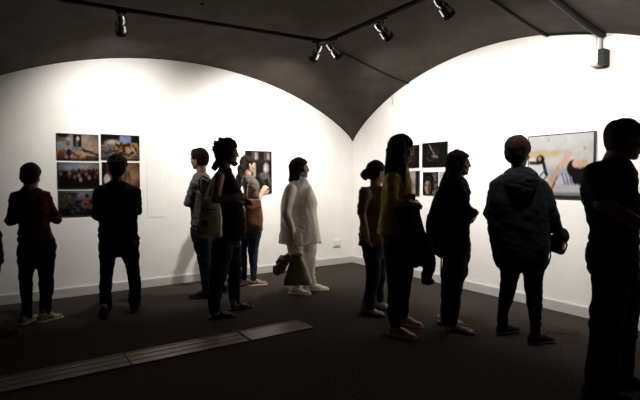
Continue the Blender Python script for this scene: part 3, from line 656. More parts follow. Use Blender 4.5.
    def hair_ops(s, th=.014, front=.02, low=-.035, sides=True):
        k = s.hk; L = s.hl; R = np.stack([s.hr, s.hf, s.hu], 1); t = th/k
        o = [('+', ell(L(0, -.015, .030), np.array((.072+t*.9, .093+t, .084+t))*k, R), .02)]
        o += [('+', ell(L(0, -.042, -.030), np.array((.066+t*.6, .052+t*.6, .066))*k, R), .03)]
        o += [('-', ell(L(0, .092, -.022), np.array((.080, .062, .082))*k, R), .02)]
        if sides: o += [('-', ell(L(q*.088, .035, -.045), np.array((.030, .045, .060))*k, R), .015) for q in (-1, 1)]
        return o
    def hair(s, m, ops, noise=((16, .006, 7), (40, .003, 8)), h=.0065): return nets('hair', ops, h, M[m], s.root, noise)


def curls(p, n, seed, rad, k=(.095, .108, .105), low=-.75):
    rr = random.Random(seed); o = []
    for i in range(n):
        a, b = rr.uniform(0, 6.28), rr.uniform(low, 1); e = rr.uniform(.98, 1.12); c = math.sqrt(1-b*b)
        v = (math.cos(a)*c*k[0]*e, -.02+math.sin(a)*c*k[1]*e, .03+b*k[2]*e)
        if v[1] > .05 and v[2] < .07: continue
        r = rad*rr.uniform(.7, 1.25); o.append(('+', ell(p.hl(*v), (r, r, r)), .006))
        w = [v[j]*1.0+rr.uniform(-.02, .02) for j in range(3)]; w[2] += .0; o.append(('+', cone(p.hl(*v), p.hl(v[0]*1.14+rr.uniform(-.01, .01), v[1]*1.12+rr.uniform(-.01, .01), .03+(v[2]-.03)*1.14), r*.6, r*.35), .006))
    return o


# ---- visitor in the dark red sweater, far left, back turned
p = Fig(40, 322.5, "person from behind in dark red sweater and black trousers, left of the six prints")
p.head(30.5, 163, 22, -14, .97)
T = p.lf([(186, 25, 37, .055), (190, 19.5, 43, .075), (194, 14, 48, .09), (202, 14, 50, .10), (212, 16.5, 50.5, .105), (222, 18.5, 50.5, .105), (233, 18, 52.5, .112), (243.5, 18, 55.5, .118)])
hipL = p.lf([(238, 19, 54, .105), (248, 17.5, 56, .115), (258, 17.5, 56, .10), (264, 18, 55, .07)])
p.torso = [T]; lw = p.leg([(246, 17.5, 37), (262, 17.5, 37), (280, 18, 33.5), (300, 20.5, 33), (314, 21.5, 32.5), (321, 22, 33)], (29, 323)); rw = p.leg([(246, 36, 56), (262, 36.5, 55.5), (280, 38, 54), (300, 39, 53), (314, 39.5, 51), (320, 39.5, 50.5)], (49, 321))
A = p.arm([(16, 196, 0, .050), (11, 221, .03, .043), (22, 217, .24, .030)], 1.9); p.hand(A[2], dirv(20, 10), (0, 0, 1), 1)
A = p.arm([(46, 196, 0, .050), (56.5, 219, .02, .043), (52, 214, .25, .030)], 1.9); p.hand(A[2], dirv(-10, 10), (0, 0, 1), -1)
p.shoe(29, 322, 35, .25, 'canvas_beige', 'sole_white'); p.shoe(50, 320.5, 62, .25, 'canvas_beige', 'sole_white')
p.build_body('skin_tan', p.q(31, 191)); p.garment('sweater', 'maroon_cloth', [('+', T, .03)]+p.sleeves(.035)); p.trousers('black_trouser', hipL)
p.hair('hair_black', p.hair_ops(.016))

# ---- visitor in the black jacket before the six prints
p = Fig(119, 314, "person from behind with curly dark hair and black jacket, before the six prints")
p.head(117.2, 155, 6, -8, 1.0, hair=.02)
T = p.lf([(181, 111, 124, .06), (184, 106, 131, .08), (188, 98, 138, .095), (196, 96, 139, .11), (208, 97.5, 137.5, .115), (220, 98.5, 137, .115), (234, 98.5, 138, .12), (247, 99, 139.5, .125)])
p.torso = [T]; hipL = p.lf([(240, 100, 138, .11), (252, 99.5, 139, .115), (258, 100, 139, .08)])
p.leg([(244, 99, 120), (260, 99, 116), (275, 99, 113.5), (290, 99, 112), (305, 99.5, 112), (317, 100, 111.5)], (104, 318)); p.leg([(244, 118, 139.5), (255, 121, 139), (270, 126, 140), (290, 129, 141.5), (303, 128.5, 140.5), (309, 129.5, 140)], (136, 310.5))
A = p.arm([(99, 191, 0, .058), (97.5, 214, -.01, .050), (106, 207, .24, .034)], 1.9); p.hand(A[2], dirv(25, 15), (0, 0, 1), 1)
A = p.arm([(135.5, 191, 0, .058), (136.3, 210, -.01, .050), (128, 205, .24, .034)], 1.9); p.hand(A[2], dirv(-25, 15), (0, 0, 1), -1)
p.shoe(103, 317, -8, .28, 'leather_black'); p.shoe(136, 309.5, 12, .28, 'leather_black')
p.build_body('skin_tan', p.q(117.5, 186)); j = p.garment('jacket', 'black_cloth', [('+', T, .03), ('+', p.lf([(180, 111, 125, .055), (186, 107, 129, .07)]), .02)]+p.sleeves(.035)); p.trousers('black_trouser', hipL)
h = p.hair_ops(.022)
rr = random.Random(5)
for i in range(70):
    a, b = rr.uniform(0, 6.28), rr.uniform(-.1, 1); v = (math.cos(a)*math.sqrt(1-b*b)*.088, -.015+math.sin(a)*math.sqrt(1-b*b)*.105, .035+b*.095)
    if v[1] > .055 and v[2] < .06: continue
    h.append(('+', ell(p.hl(*v), (.015, .015, .015)), .008))
h += curls(p, 60, 3, .010, (.088, .105, .100), -.1)
p.hair('hair_black', h)

# ---- visitor in the grey shirt facing left, behind the tote
p = Fig(207, 297, "person facing left in grey blue shirt with dark shoulder strap, behind the tote")
p.head(199, 148.3, -62, -6, 1.0)
T = p.lf([(172, 196, 206, .06), (176, 193, 210, .09), (181, 190.5, 213, .13), (190, 190, 215, .15), (202, 190, 215, .15), (214, 191, 214, .145), (226, 191, 213, .14)])
p.torso = [T]; hipL = p.lf([(218, 191, 213, .13), (230, 190.5, 213.5, .14), (242, 192, 213, .11)])
p.leg([(228, 190.5, 209), (240, 192, 211), (258, 197, 211), (275, 200, 211), (288, 202, 211.5), (296, 202, 210.5)], (202, 299), -.08); p.leg([(228, 200, 213.5), (242, 203, 215), (260, 208, 219), (275, 211, 221), (290, 214, 222)], (219, 293), .08)
A = p.arm([(194, 184, -.10, .056), (188, 202, -.10, .046), (197, 207, .02, .033)], 1.9); p.hand(A[2], dirv(50, 0), (0, -.3, 1), 1)
A = p.arm([(207, 182, .12, .056), (204, 204, .17, .045), (199, 206, .22, .031)], 1.9); p.hand(A[2], dirv(-20, 10), (0, 0, 1), -1)
p.shoe(201, 298, -75, .28, 'leather_black'); p.shoe(218.5, 292, -60, .28, 'leather_black')
p.build_body('skin', p.q(201.5, 178)); p.garment('shirt', 'denim_shirt', [('+', T, .03)]+p.sleeves(.035), crease=.7); p.trousers('dark_denim', hipL); p.hair('hair_dark', p.hair_ops(.02)+[('+', ell(p.hl(0, .03, .10), (.05, .06, .028)), .02)])
P3 = p
# their backpack: hangs on the far side with a strap over the near shoulder
b = Fig(207, 297, 'dark backpack worn by the grey shirted person, its strap over the shoulder', 'backpack', 'bag')
c = b.q(214.5, 196, -.02)
bag = nets('bag_body', [('+', rbox(c, (.075, .13, .19), None, .05), .02), ('+', rbox(c+np.array([.065, 0, -.06]), (.035, .10, .09), None, .03), .02)], .008, M['black_cloth'], b.root, ((9, .006, 2),))
for dd in (-.155, .15):
    pts = [b.q(214, 190, dd*.8), b.q(210, 181, dd), b.q(204, 176.8, dd), b.q(197, 181, dd*1.02), b.q(195.5, 192, dd*1.05), b.q(204, 203, dd*1.1), b.q(213, 206, dd*.8)]
    if dd < 0: pts = [b.q(214, 190, -.12), b.q(209, 180, -.14), b.q(203, 175.8, -.13), b.q(199, 180, -.185), b.q(200, 190, -.19), b.q(207, 202, -.17), b.q(213, 206, -.12)]
    MB().tube([tuple(x) for x in pts], .022, 8, .3).build('shoulder_strap', M['black_cloth'], b.root, True)

# ---- braided visitor with the brown bag
p = Fig(251, 284.5, 'person with long braid, grey brown t-shirt and blue jeans, carrying brown shoulder bag')
p.head(247.5, 155.5, 62, -4, .95)
T = p.lf([(174, 244.5, 251, .055), (178, 243, 256, .11), (183, 242.5, 259, .135), (190, 243, 259.5, .135), (200, 243.5, 258, .125), (212, 243, 259, .13), (222, 241.5, 261, .14)])
p.torso = [T]; hipL = p.lf([(216, 242, 260, .13), (228, 240.5, 262.5, .14), (238, 241, 261, .10)])
p.leg([(224, 240.5, 252), (238, 240.5, 250), (250, 240.5, 247.5), (265, 241, 247.5), (280, 241.5, 247)], (244, 285), .06); p.leg([(224, 246, 262.5), (238, 247.5, 261), (250, 247.5, 258.5), (265, 249.5, 257.5), (281, 250.5, 256.5)], (254, 286), -.03)
A = p.arm([(252.5, 184, -.12, .050), (257.5, 201, -.13, .038), (262.5, 191.5, .03, .026)], .75); p.hand(A[2], dirv(40, 40), (0, -1, .3), 1)
A = p.arm([(248, 184, .13, .050), (251, 202, .17, .038), (260, 196, .26, .026)], .75); p.hand(A[2], dirv(60, 30), (0, 0, 1), -1)
p.shoe(244.5, 284, 60, .26, 'animal_print', 'sole_white'); p.shoe(257.5, 285.5, 75, .26, 'animal_print', 'sole_white')
p.build_body('skin_pale', p.q(247.5, 180)); p.garment('t_shirt', 'taupe_shirt', [('+', T, .03)]+p.sleeves(.03, .006)); p.trousers('denim_blue', hipL)
h = p.hair_ops(.012); pts = [p.q(244, 163, -.03), p.q(241.5, 169, -.10), p.q(239.5, 177, -.15), p.q(238.3, 186, -.17), p.q(238.5, 194, -.17)]
h += [('+', cone(pts[i], pts[i+1], .048-.004*i, .044-.006*i), .02) for i in range(4)]
p.hair('hair_light', h, ((20, .012, 7), (45, .004, 8)))
b = Fig(251, 284.5, 'brown leather shoulder bag on the hip of the braided visitor', 'shoulder_bag', 'bag')
bb = b.lf([(199, 246, 260, .035, -.19), (206, 245, 261.5, .05, -.19), (218, 244.5, 263, .06, -.19), (228, 246, 262, .055, -.19), (232.5, 248, 259, .035, -.19)], 2.6)
nets('bag_body', [('+', bb, .01)], .008, M['leather_brown'], b.root, ((12, .006, 4),))
MB().tube([tuple(b.q(*x)) for x in ((247, 201, -.19), (247.5, 190, -.17), (249, 180, -.10), (250.5, 177.5, -.06), (253, 180, -.08), (257, 190, -.15), (259, 201, -.19))], .010, 8, .4).build('strap', M['leather_brown'], b.root, True)
MB().tube([tuple(b.q(*x)) for x in ((246.5, 207, -.245), (253, 209, -.255), (261, 207, -.245))], .006, 8).build('zip_seam', M['leather_black'], b.root, True)

# ---- curly haired visitor with the tote
p = Fig(226, 315, 'person in profile with curly dark hair, black sleeveless top and jeans, carrying a cream tote')
p.head(227.4, 138, 88, -4, 1.06, hair=.026)
T = p.lf([(167, 221, 232, .055), (171, 218, 233, .075), (177, 215, 235.5, .12), (186, 214.5, 240, .15), (197, 215.5, 243, .15), (210, 217, 244, .145), (222, 217, 245, .145), (232, 216.5, 246, .15), (240.5, 216, 245.5, .15)])
p.torso = [T]; hipL = p.lf([(234, 214, 240, .14), (242, 212.5, 240, .14), (250, 213, 239, .10)])
p.leg([(240, 212.5, 233), (252, 212, 233), (265, 210, 230), (276, 208.5, 227.5), (290, 208, 223), (304, 207.5, 220.5), (315, 208, 220)], (215, 318), -.09); p.leg([(240, 219, 240.5), (252, 223, 241), (265, 226.5, 241.5), (280, 228, 240.5), (296, 228.5, 240), (309, 229, 239.5)], (235, 309), .09)
A = p.arm([(219, 177, -.17, .052), (215.5, 200, -.24, .043), (234, 197.5, -.26, .030)], 0.0); p.hand(A[2], dirv(80, 8), (0, -1, .4), 1)
A = p.arm([(222, 177, .17, .052), (224, 201, .24, .043), (242, 202, .16, .030)], 0.0); p.hand(A[2], dirv(120, 0), (0, 1, .4), -1)
p.sandal(222, 317.5, 82, .29); p.sandal(240.5, 309, 68, .29)
p.build_body('skin_tan', p.q(224.5, 173)); p.garment('sleeveless_top', 'black_cloth', [('+', T, .03), ('+', cone(p.q(221, 173, -.12), p.q(221, 173, .12), .035), .03)]); p.trousers('dark_denim', hipL)
h = p.hair_ops(.026, sides=False); rr = random.Random(9)
for i in range(95):
    a, b_ = rr.uniform(0, 6.28), rr.uniform(-.75, 1); v = (math.cos(a)*math.sqrt(1-b_*b_)*.095, -.022+math.sin(a)*math.sqrt(1-b_*b_)*.108, .022+b_*.105)
    if v[1] > .05 and v[2] < .07: continue
    h.append(('+', ell(p.hl(*v), (.018, .018, .018)), .008))
for a_, b_ in (((0, -.07, -.06), (0, -.09, -.13)), ((.04, -.05, -.06), (.05, -.09, -.12)), ((-.04, -.05, -.06), (-.05, -.09, -.13))): h.append(('+', cone(p.hl(*a_), p.hl(*b_), .036, .026), .02))
h += curls(p, 110, 21, .012, (.092, .105, .10), -.8)+[('+', cone(p.hl(0, -.07, -.09), p.hl(0, -.11, -.16), .045, .03), .02)]
p.hair('hair_dark', h, ((28, .010, 7), (55, .004, 8)))
nets('beard', [('+', cone(p.hl(-.050, .01, -.070), p.hl(0, .072, -.103), .024, .028), .02), ('+', cone(p.hl(.050, .01, -.070), p.hl(0, .072, -.103), .024, .028), .02)], .0065, M['hair_dark'], p.root, ((40, .006, 8),))
b = Fig(226, 315, "cream canvas tote bag with dark square mark, on the curly haired visitor's shoulder", 'tote_bag', 'bag')
Dt = -.25
def tq(px, py, dd=Dt): return b.q(px, py, dd)
bt = b.lf([(196.5, 203, 217, .012, Dt), (204, 201, 219.5, .03, Dt), (216, 199, 221, .045, Dt), (228, 196.5, 222, .05, Dt), (235, 195.5, 222, .04, Dt), (238, 197, 221.5, .015, Dt)], 3.2, .008)
nets('bag_body', [('+', bt, .01)], .0065, M['cream_canvas'], b.root, ((12, .010, 4), (30, .003, 5)))
MB().tube([tuple(tq(*x)) for x in ((201, 208.5, Dt-.052), (208, 209.5, Dt-.056), (217, 209, Dt-.052))], .012, 8, .4).build('opening_band', M['leather_black'], b.root, True)
c = tq(204.8, 223.3, Dt-.056); MB().box(tuple(c), (.026, .004, .026)).build('printed_mark', M['black_cloth'], b.root)
for ddx, x0 in ((-.03, 204.5), (.03, 206)):
    MB().tube([tuple(tq(*x)) for x in ((x0, 201, Dt+ddx), (x0+3, 190, Dt+ddx+.02), (x0+8, 178, -.19+ddx), (x0+13, 171.5, -.12+ddx), (x0+14, 176, -.07), (216, 190, -.14), (217, 199, Dt+.02))], .014, 8, .25).build('handle_strap', M['cream_canvas'], b.root, True)

# ---- woman in white with the handbag
p = Fig(306, 295, "woman in profile in white tunic, white trousers and pale boots, holding a handbag")
p.head(300, 157.8, 86, 2, 1.02)
T = p.lf([(178, 296, 305, .055), (182, 290, 308, .09), (187, 285.5, 311.5, .14), (195, 283, 314.5, .16), (204, 281.5, 317.5, .165), (214, 281, 318.5, .17), (224, 280.5, 319, .175), (234, 280, 320, .18), (239, 280.5, 320.3, .18)])
p.torso = [T]; hipL = p.lf([(228, 284, 317, .15), (240, 286, 316, .155), (250, 287, 315, .11)])
p.leg([(238, 286.5, 306), (250, 287.5, 304), (262, 289, 303), (275, 291, 302.5), (287, 292, 302.5)], (297, 297), -.09, zmin=.10); p.leg([(238, 297, 317.5), (250, 299.5, 316.5), (262, 303.5, 316), (275, 306.5, 315), (285, 308, 316)], (316, 292), .09, zmin=.10)
A = p.arm([(290, 190, -.17, .062), (286, 212, -.23, .056), (291.5, 231, -.24, .034)], 1.93); p.hand(A[2], np.array([.05, 0, -1]), (-1, -.2, 0), 1, 55)
A = p.arm([(298, 190, .17, .062), (296, 212, .23, .056), (306, 228, .24, .034)], 1.93); p.hand(A[2], np.array([.3, 0, -1]), (0, 1, 0), -1, 30)
p.shoe(299.5, 294.5, 108, .28, 'leather_white', 'sole_white', 1.15, 'boot', .07, .026); p.shoe(317.5, 290.5, 98, .28, 'leather_white', 'sole_white', 1.15, 'boot', .07, .026)
p.build_body('skin_pale', p.q(298.5, 183))
def slant(G, ax):     # the tunic's hem drops towards the front
    X, Y, Z = np.meshgrid(*ax, indexing='ij', sparse=True); z0 = p.q(300, 238)[2]
    G[:] = np.maximum(G, (z0+.10-.22*(X-p.q(281, 238)[0])+.012*np.sin(X*34+Y*17))-Z)
T2 = p.lf([(178, 296, 305, .055), (182, 290, 308, .09), (187, 285.5, 311, .14), (195, 283, 315, .16), (202, 281.5, 318, .165), (209, 281, 317.5, .165), (216, 281, 318.3, .17), (224, 280.3, 319.5, .175), (234, 279.6, 320.2, .185), (243.5, 279.3, 321.5, .19)], rnd=.006)
tun = p.garment('tunic', 'white_linen', [('+', T2, .03), ('+', p.lf([(176.5, 294, 305, .066), (181, 292.5, 307.5, .085), (186, 291, 309, .10)]), .006), ('-', p.lf([(172, 296.5, 306, .05), (181.5, 297.5, 308.5, .05)]), .004)]+p.sleeves(.03, .006), ((6, .010, 1), ((13, 13, 3), .016, 2), ((26, 26, 7), .006, 3)), .0075, None, .3)
p.trousers('white_linen', hipL, ((12, .010, 3), (26, .005, 4)))
c = p.hl; h = p.hair_ops(.02, sides=False)+[('+', cone(c(q*.06, -.03, .0), c(q*.066, -.05, -.11), .040, .034), .02) for q in (-1, 1)]+[('+', cone(c(0, -.07, -.02), c(0, -.10, -.13), .055, .042), .03), ('+', cone(c(-.04, -.10, -.14), c(.04, -.10, -.14), .03, .03), .02)]
p.hair('hair_dark', h, ((16, .010, 7), (40, .004, 8)))
b = Fig(306, 295, 'olive trapezoid handbag hanging from the hand of the woman in white', 'handbag', 'bag')
D2 = -.27
bb = b.lf([(254.5, 291.5, 302, .05, D2), (260, 290, 304, .065, D2), (270, 287, 308, .08, D2), (280, 283.5, 311.5, .085, D2), (284.5, 282.5, 312.5, .075, D2)], 3.5, .010)
nets('bag_body', [('+', bb, .01)], .0065, M['leather_olive'], b.root, ((10, .004, 4),))
MB().tube([tuple(b.q(*x)) for x in ((291.5, 255, D2-.05), (297, 253.5, D2-.055), (302.5, 255, D2-.05))], .011, 8).build('top_rim', M['leather_taupe'], b.root, True)
for dd in (-.045, .045): MB().tube([tuple(b.q(*x)) for x in ((291.8, 256, D2+dd), (292, 247, D2+dd*.6), (292.3, 240, -.245+dd*.2), (293, 238.5, -.24), (295, 242, -.245+dd*.3), (298.5, 249, D2+dd*.7), (301.5, 256, D2+dd))], .0055, 8).build('handle', M['leather_taupe'], b.root, True)
b = Fig(306, 295, 'crumpled patterned scarf tied on the handbag of the woman in white', 'scarf', 'scarf')
nets('bundled_scarf', [('+', ell(b.q(283, 262, D2-.02), (.075, .06, .085)), .03), ('+', ell(b.q(279.5, 267, D2), (.05, .05, .085)), .03), ('+', ell(b.q(288, 258, D2-.04), (.05, .035, .045)), .03), ('+', cone(b.q(282, 262, D2), b.q(277, 273, D2), .04, .025), .03)], .0075, M['scarf'], b.root, ((14, .03, 4), (30, .012, 5)))

# ---- woman with the bun behind the yellow top
p = Fig(375, 313, "woman with dark hair in a bun, short sleeved taupe blouse, jeans and ankle boots")
p.head(377, 160.3, 62, -5, .97)
T = p.lf([(185, 372, 381, .055), (188, 367, 385, .085), (193, 362.5, 387, .12), (201, 361, 388, .135), (211, 361, 387, .13), (222, 360, 386, .13), (233, 359.5, 386, .14), (244.5, 359.5, 386.5, .15)])
p.torso = [T]; hipL = p.lf([(238, 361, 385, .14), (248, 362, 385, .14), (258, 363.5, 384, .10)])
p.leg([(246, 361.5, 379), (258, 363.5, 381), (270, 366, 381.5), (280, 365.5, 379.5), (292, 364.5, 377), (303, 364, 375.5), (309, 364.5, 375)], (370, 316), -.06); p.leg([(246, 370, 386), (258, 371, 386.5), (272, 373, 386), (288, 375, 384), (303, 375.5, 384)], (380, 309), .08)
A = p.arm([(364.5, 193, -.12, .060), (361.5, 212, -.17, .042), (366.5, 233, -.17, .026)], .95); p.hand(A[2], np.array([.2, 0, -1]), (-1, -.3, 0), 1, 25)
A = p.arm([(382, 193, .12, .060), (386, 212, .17, .042), (390, 222, .0, .026)], .95); p.hand(A[2], dirv(60, 0), (0, 1, 0), -1, 35)
p.shoe(371.5, 315.5, 108, .27, 'leather_taupe', 'sole_black', 1.05, 'ankle_boot', .075); p.shoe(381.5, 309.5, 106, .27, 'leather_taupe', 'sole_black', 1.05, 'ankle_boot', .075)
p.build_body('skin', p.q(376, 189)); sl = p.sleeves(.03, .010); p.garment('blouse', 'taupe_blouse', [('+', T, .03)]+sl, ((9, .011, 1), (20, .005, 2))); p.trousers('denim_blue', hipL)
p.hair('hair_dark', p.hair_ops(.016)+[('+', ell(p.q(364.6, 174.8, -.03), (.046, .05, .056)), .008), ('+', cone(p.q(369, 172, -.02), p.q(366, 174, -.03), .035), .02)], ((26, .008, 7), (45, .003, 8)))

# ---- woman in the yellow top
p = Fig(403, 333, "woman in mustard yellow top with long straight hair, black coat over her arms")
p.head(402.2, 134.5, 82, -7, 1.02)
T = p.lf([(164, 395, 405, .055), (168, 390.5, 408, .085), (174, 386.5, 410, .13), (183, 383, 412, .15), (193, 382, 413, .15), (204, 381, 411, .14), (216, 379.5, 410, .14), (226, 378, 410, .145), (234, 376.8, 410, .15)])
p.torso = [T]; hipL = p.lf([(226, 381, 411, .13), (240, 383, 414, .15), (254, 384, 416, .12)])
p.leg([(240, 384, 408), (256, 384.5, 410), (272, 386, 408), (288, 387, 406), (304, 388, 404.5), (318, 388.5, 401.5), (327, 389.5, 401)], (398, 340), -.09); p.leg([(240, 393, 416), (256, 396, 417), (272, 397, 414), (288, 397.5, 411), (304, 398, 409), (318, 399, 408.5)], (407, 328), .10)
A = p.arm([(392, 178, -.17, .056), (393, 203, -.23, .046), (410, 203, -.24, .029)], 1.2); p.hand(A[2], dirv(65, -5), (0, -.6, 1), -1, 60)
A = p.arm([(398, 178, .17, .056), (399, 203, .22, .046), (412, 202, .05, .029)], 1.2); p.hand(A[2], dirv(165, 0), (0, .2, 1), 1, 60)
p.shoe(401.5, 337, 116, .275, 'leather_tan', 'sole_white', 1.1, 'sneaker', 0, .032); p.shoe(409, 325.5, 116, .27, 'leather_tan', 'sole_white', 1.1, 'sneaker', 0, .028)
p.build_body('skin', p.q(400, 168)); p.garment('yellow_top', 'mustard', [('+', T, .03)]+p.sleeves(.03, .004), ((8, .010, 1), (20, .004, 2))); p.trousers('black_trouser', hipL)
c = p.hl; h = p.hair_ops(.018, sides=False)
for q in (-1, 1): h += [('+', cone(c(q*.066, -.02, .01), c(q*.070, -.02, -.13), .034, .036), .02)]
h += [('+', cone(p.q(402, 160, -.10), p.q(405.5, 188, -.155), .026, .012), .02), ('+', cone(p.q(402, 160, .10), p.q(405.5, 188, .15), .026, .012), .02)]
h += [('+', p.lf([(150, 387, 402, .095), (160, 386, 402, .112), (169, 385, 400, .12), (176, 385, 396, .10), (180, 387, 391, .05)]), .03)]
p.hair('hair_brown', h, (((30, 30, 3), .012, 7), ((60, 60, 6), .004, 8)))
b = Fig(403, 333, 'black coat draped over the forearms of the woman in yellow, sleeve hanging down', 'draped_coat', 'coat')
co = b.lf([(202, 398, 415, .08, -.04), (206, 396, 417.5, .14, -.06), (212, 396, 419, .15, -.08), (222, 397, 421.5, .16, -.10), (236, 398.5, 425, .16, -.12), (250, 400, 428.5, .14, -.14), (260, 402, 431.5, .12, -.15), (267, 404, 433.5, .10, -.16)], 2.2, .02)
nets('coat_body', [('+', co, .02), ('+', cone(b.q(423, 240, -.2), b.q(427, 270, -.2), .07, .055), .03), ('+', cone(b.q(427, 268, -.2), b.q(426.5, 280, -.2), .052, .048), .02), ('+', cone(b.q(404, 240, -.24), b.q(406, 278, -.2), .06, .035), .03), ('+', cone(b.q(399, 198.5, -.17), b.q(413, 196.5, -.12), .024, .028), .02), ('+', cone(b.q(413, 196.5, -.12), b.q(416, 206, -.02), .028, .03), .02), ('+', cone(b.q(399, 198.5, -.17), b.q(397, 212, -.2), .024, .04), .02)], .008, M['black_coat'], b.root, (((9, 9, 4), .024, 4), ((16, 16, 5), .022, 5, 'fold'), ((26, 26, 16), .008, 6, 'fold')))
MB().tube([tuple(b.q(*x)) for x in ((426, 281, -.255), (431, 281.5, -.2), (427, 282.5, -.15), (422, 282, -.2), (426, 281, -.255))], .008, 8).build('sleeve_cuff', M['black_cloth'], b.root, True)

# ---- woman in black with the backpack
p = Fig(454, 329, "woman in profile all in black, long dark hair, arms folded, wearing a backpack")
p.head(459.2, 149.8, 86, 0, .97)
T = p.lf([(175, 452, 463, .055), (179, 448, 467, .09), (184, 446, 469, .13), (192, 446, 470.5, .145), (203, 447, 470.5, .14), (214, 447.5, 470.5, .13), (226, 446, 470.5, .135), (238, 444.5, 470.5, .145), (247, 443.5, 470.5, .14)])
p.torso = [T]; hipL = p.lf([(236, 445, 470, .13), (250, 443.5, 470.5, .14), (262, 443, 469, .11)])
p.leg([(246, 443, 466), (258, 442.5, 466), (272, 441.5, 465), (287, 440.5, 461.5), (302, 441, 460), (316, 441, 459), (325, 442.5, 456)], (454, 335), -.07); p.leg([(246, 448, 470.5), (258, 449, 469.5), (272, 448, 468), (287, 446, 462.5), (302, 445, 461), (319, 444.5, 458)], (451, 325), .08)
A = p.arm([(458, 185, -.16, .054), (466, 211, -.20, .044), (475.3, 213, -.08, .035)], 1.95); p.hand(A[2], dirv(-12, 12), (1, .1, .3), 1, 50)
A = p.arm([(459, 185, .16, .054), (465, 209, .20, .044), (474, 216, .06, .035)], 1.95); p.hand(A[2], dirv(195, 0), (1, -.2, .3), -1, 50)
p.sandal(460, 332.5, 104, .265, 'leather_taupe'); p.sandal(450.5, 324.5, 98, .265, 'leather_taupe')
p.build_body('skin', p.q(457, 179)); p.garment('blouse', 'dark_pattern', [('+', T, .03)]+p.sleeves(.03)); p.trousers('black_trouser', hipL)
c = p.hl; h = p.hair_ops(.016, sides=False)+[('+', p.lf([(158, 446, 459, .085), (168, 445, 461, .10), (178, 444.5, 461, .11), (186, 446, 459, .09), (192, 448, 456, .06)]), .03)]+[('+', cone(c(q*.060, -.040, 0), c(q*.062, -.045, -.12), .032, .034), .02) for q in (-1, 1)]
p.hair('hair_dark', h, (((28, 28, 4), .012, 7), ((60, 60, 8), .004, 8)))
b = Fig(454, 329, 'large black backpack on the back of the woman in black, loose strap dangling', 'backpack', 'bag')
bb = b.lf([(182, 441, 449, .06), (190, 436.5, 449.5, .11), (203, 431.5, 450, .14), (218, 427.8, 450, .155), (232, 427.2, 449, .155), (244, 429.5, 448, .15), (253, 434, 447.5, .12), (258, 440, 447, .06)], 2.6)
nets('bag_body', [('+', bb, .02)], .008, M['black_coat'], b.root, ((8, .010, 4),))
nets('front_pocket', [('+', b.lf([(214, 427.2, 434, .09), (226, 425.8, 434, .11), (240, 427.5, 434, .11), (248, 431, 436, .08)], 2.8), .02)], .008, M['black_cloth'], b.root)
for sg in (-1, 1): MB().tube([tuple(b.q(*x)) for x in ((445, 188, sg*.10), (452, 180.5, sg*.115), (459, 181, sg*.13), (465.5, 188, sg*.155), (463, 200, sg*.225), (456, 214, sg*.235), (447, 230, sg*.15))], .020, 8, .3).build('shoulder_strap', M['black_cloth'], b.root, True)
MB().tube([tuple(b.q(*x)) for x in ((441, 245, -.10), (441.3, 258, -.11), (441, 268, -.11), (441, 277, -.11))], .010, 8, .3).build('dangling_strap', M['black_cloth'], b.root, True)
nets('top_flap', [('+', b.lf([(170, 445.5, 449, .03), (176, 442.5, 449.5, .06), (184, 439.5, 450, .09), (192, 438, 450, .10)], rnd=.01), .02)], .0075, M['black_coat'], b.root)

# ---- person in the hooded jacket
p = Fig(523, 339, "person from behind with dark red hair and hooded jacket, before large colour print")
p.head(518.8, 136, 26, -6, 1.08, hair=.024)
T = p.lf([(168, 512, 528, .06), (171, 508, 533, .085), (175.5, 498, 539, .11), (182, 492.5, 545, .14), (192, 489, 548, .16), (205, 488, 550, .17), (218, 488, 551, .175), (230, 489, 551, .18), (242, 491, 551.5, .185), (254, 493, 549, .18), (262, 494.5, 547, .17), (267, 497, 545, .14)])
p.torso = [T]; hipL = p.lf([(250, 498, 545, .15), (262, 499, 545, .15), (270, 500, 544, .09)])
p.leg([(256, 499, 524), (268, 499.5, 521.5), (285, 499.5, 517.5), (300, 498, 513), (315, 497, 508.5), (326, 498, 507.5), (331, 499, 507.5)], (505, 334.5)); p.leg([(256, 519, 546), (268, 521.5, 545), (285, 524, 543.5), (300, 526, 542.5), (315, 528.5, 542), (328, 530, 541), (340, 531, 540)], (538, 345))
A = p.arm([(497, 186, 0, .072), (491.5, 212, .06, .062), (500, 222, .28, .036)], 1.93); p.hand(A[2], dirv(30, 0), (0, 0, 1), 1, 40)
A = p.arm([(541, 186, 0, .072), (552.5, 216, .02, .060), (562, 241, .08, .038)], 1.93); p.hand(A[2], np.array([.15, .15, -1]), (1, -.1, .1), -1, 65)
p.shoe(507.5, 333, 40, .275, 'leather_black'); p.shoe(541, 343, 48, .275, 'leather_black')
p.build_body('skin', p.q(519.5, 173)); hood = [('+', p.lf([(165, 513, 527, .05, -.02), (169, 507.5, 534, .085, -.03), (176, 502, 539, .10, -.07), (185, 503, 537, .09, -.11), (194, 509, 531, .06, -.13), (199, 515, 526, .03, -.14)]), .02), ('-', p.lf([(158, 511, 529, .07, .01), (172, 511, 528, .065, .01)]), .01)]
p.garment('jacket', 'navy_hoodie', [('+', T, .03)]+p.sleeves(.04), ((7, .014, 1), (17, .006, 2)), crease=.5); p.trousers('black_trouser', hipL)
p.garment('hood', 'navy_hoodie', hood, ((9, .014, 1), (20, .006, 2)))
h = p.hair_ops(.030); rr = random.Random(11)
for i in range(30):
    a, b_ = rr.uniform(0, 6.28), rr.uniform(-.2, 1); v = (math.cos(a)*math.sqrt(1-b_*b_)*.086, -.015+math.sin(a)*math.sqrt(1-b_*b_)*.105, .035+b_*.095)
    if v[1] > .055 and v[2] < .06: continue
    h.append(('+', ell(p.hl(*v), (.015, .015, .018)), .008))
p.hair('hair_auburn', h)
b = Fig(523, 339, "small black bag with hanging strap, held by the person in hooded jacket", 'handbag', 'bag')
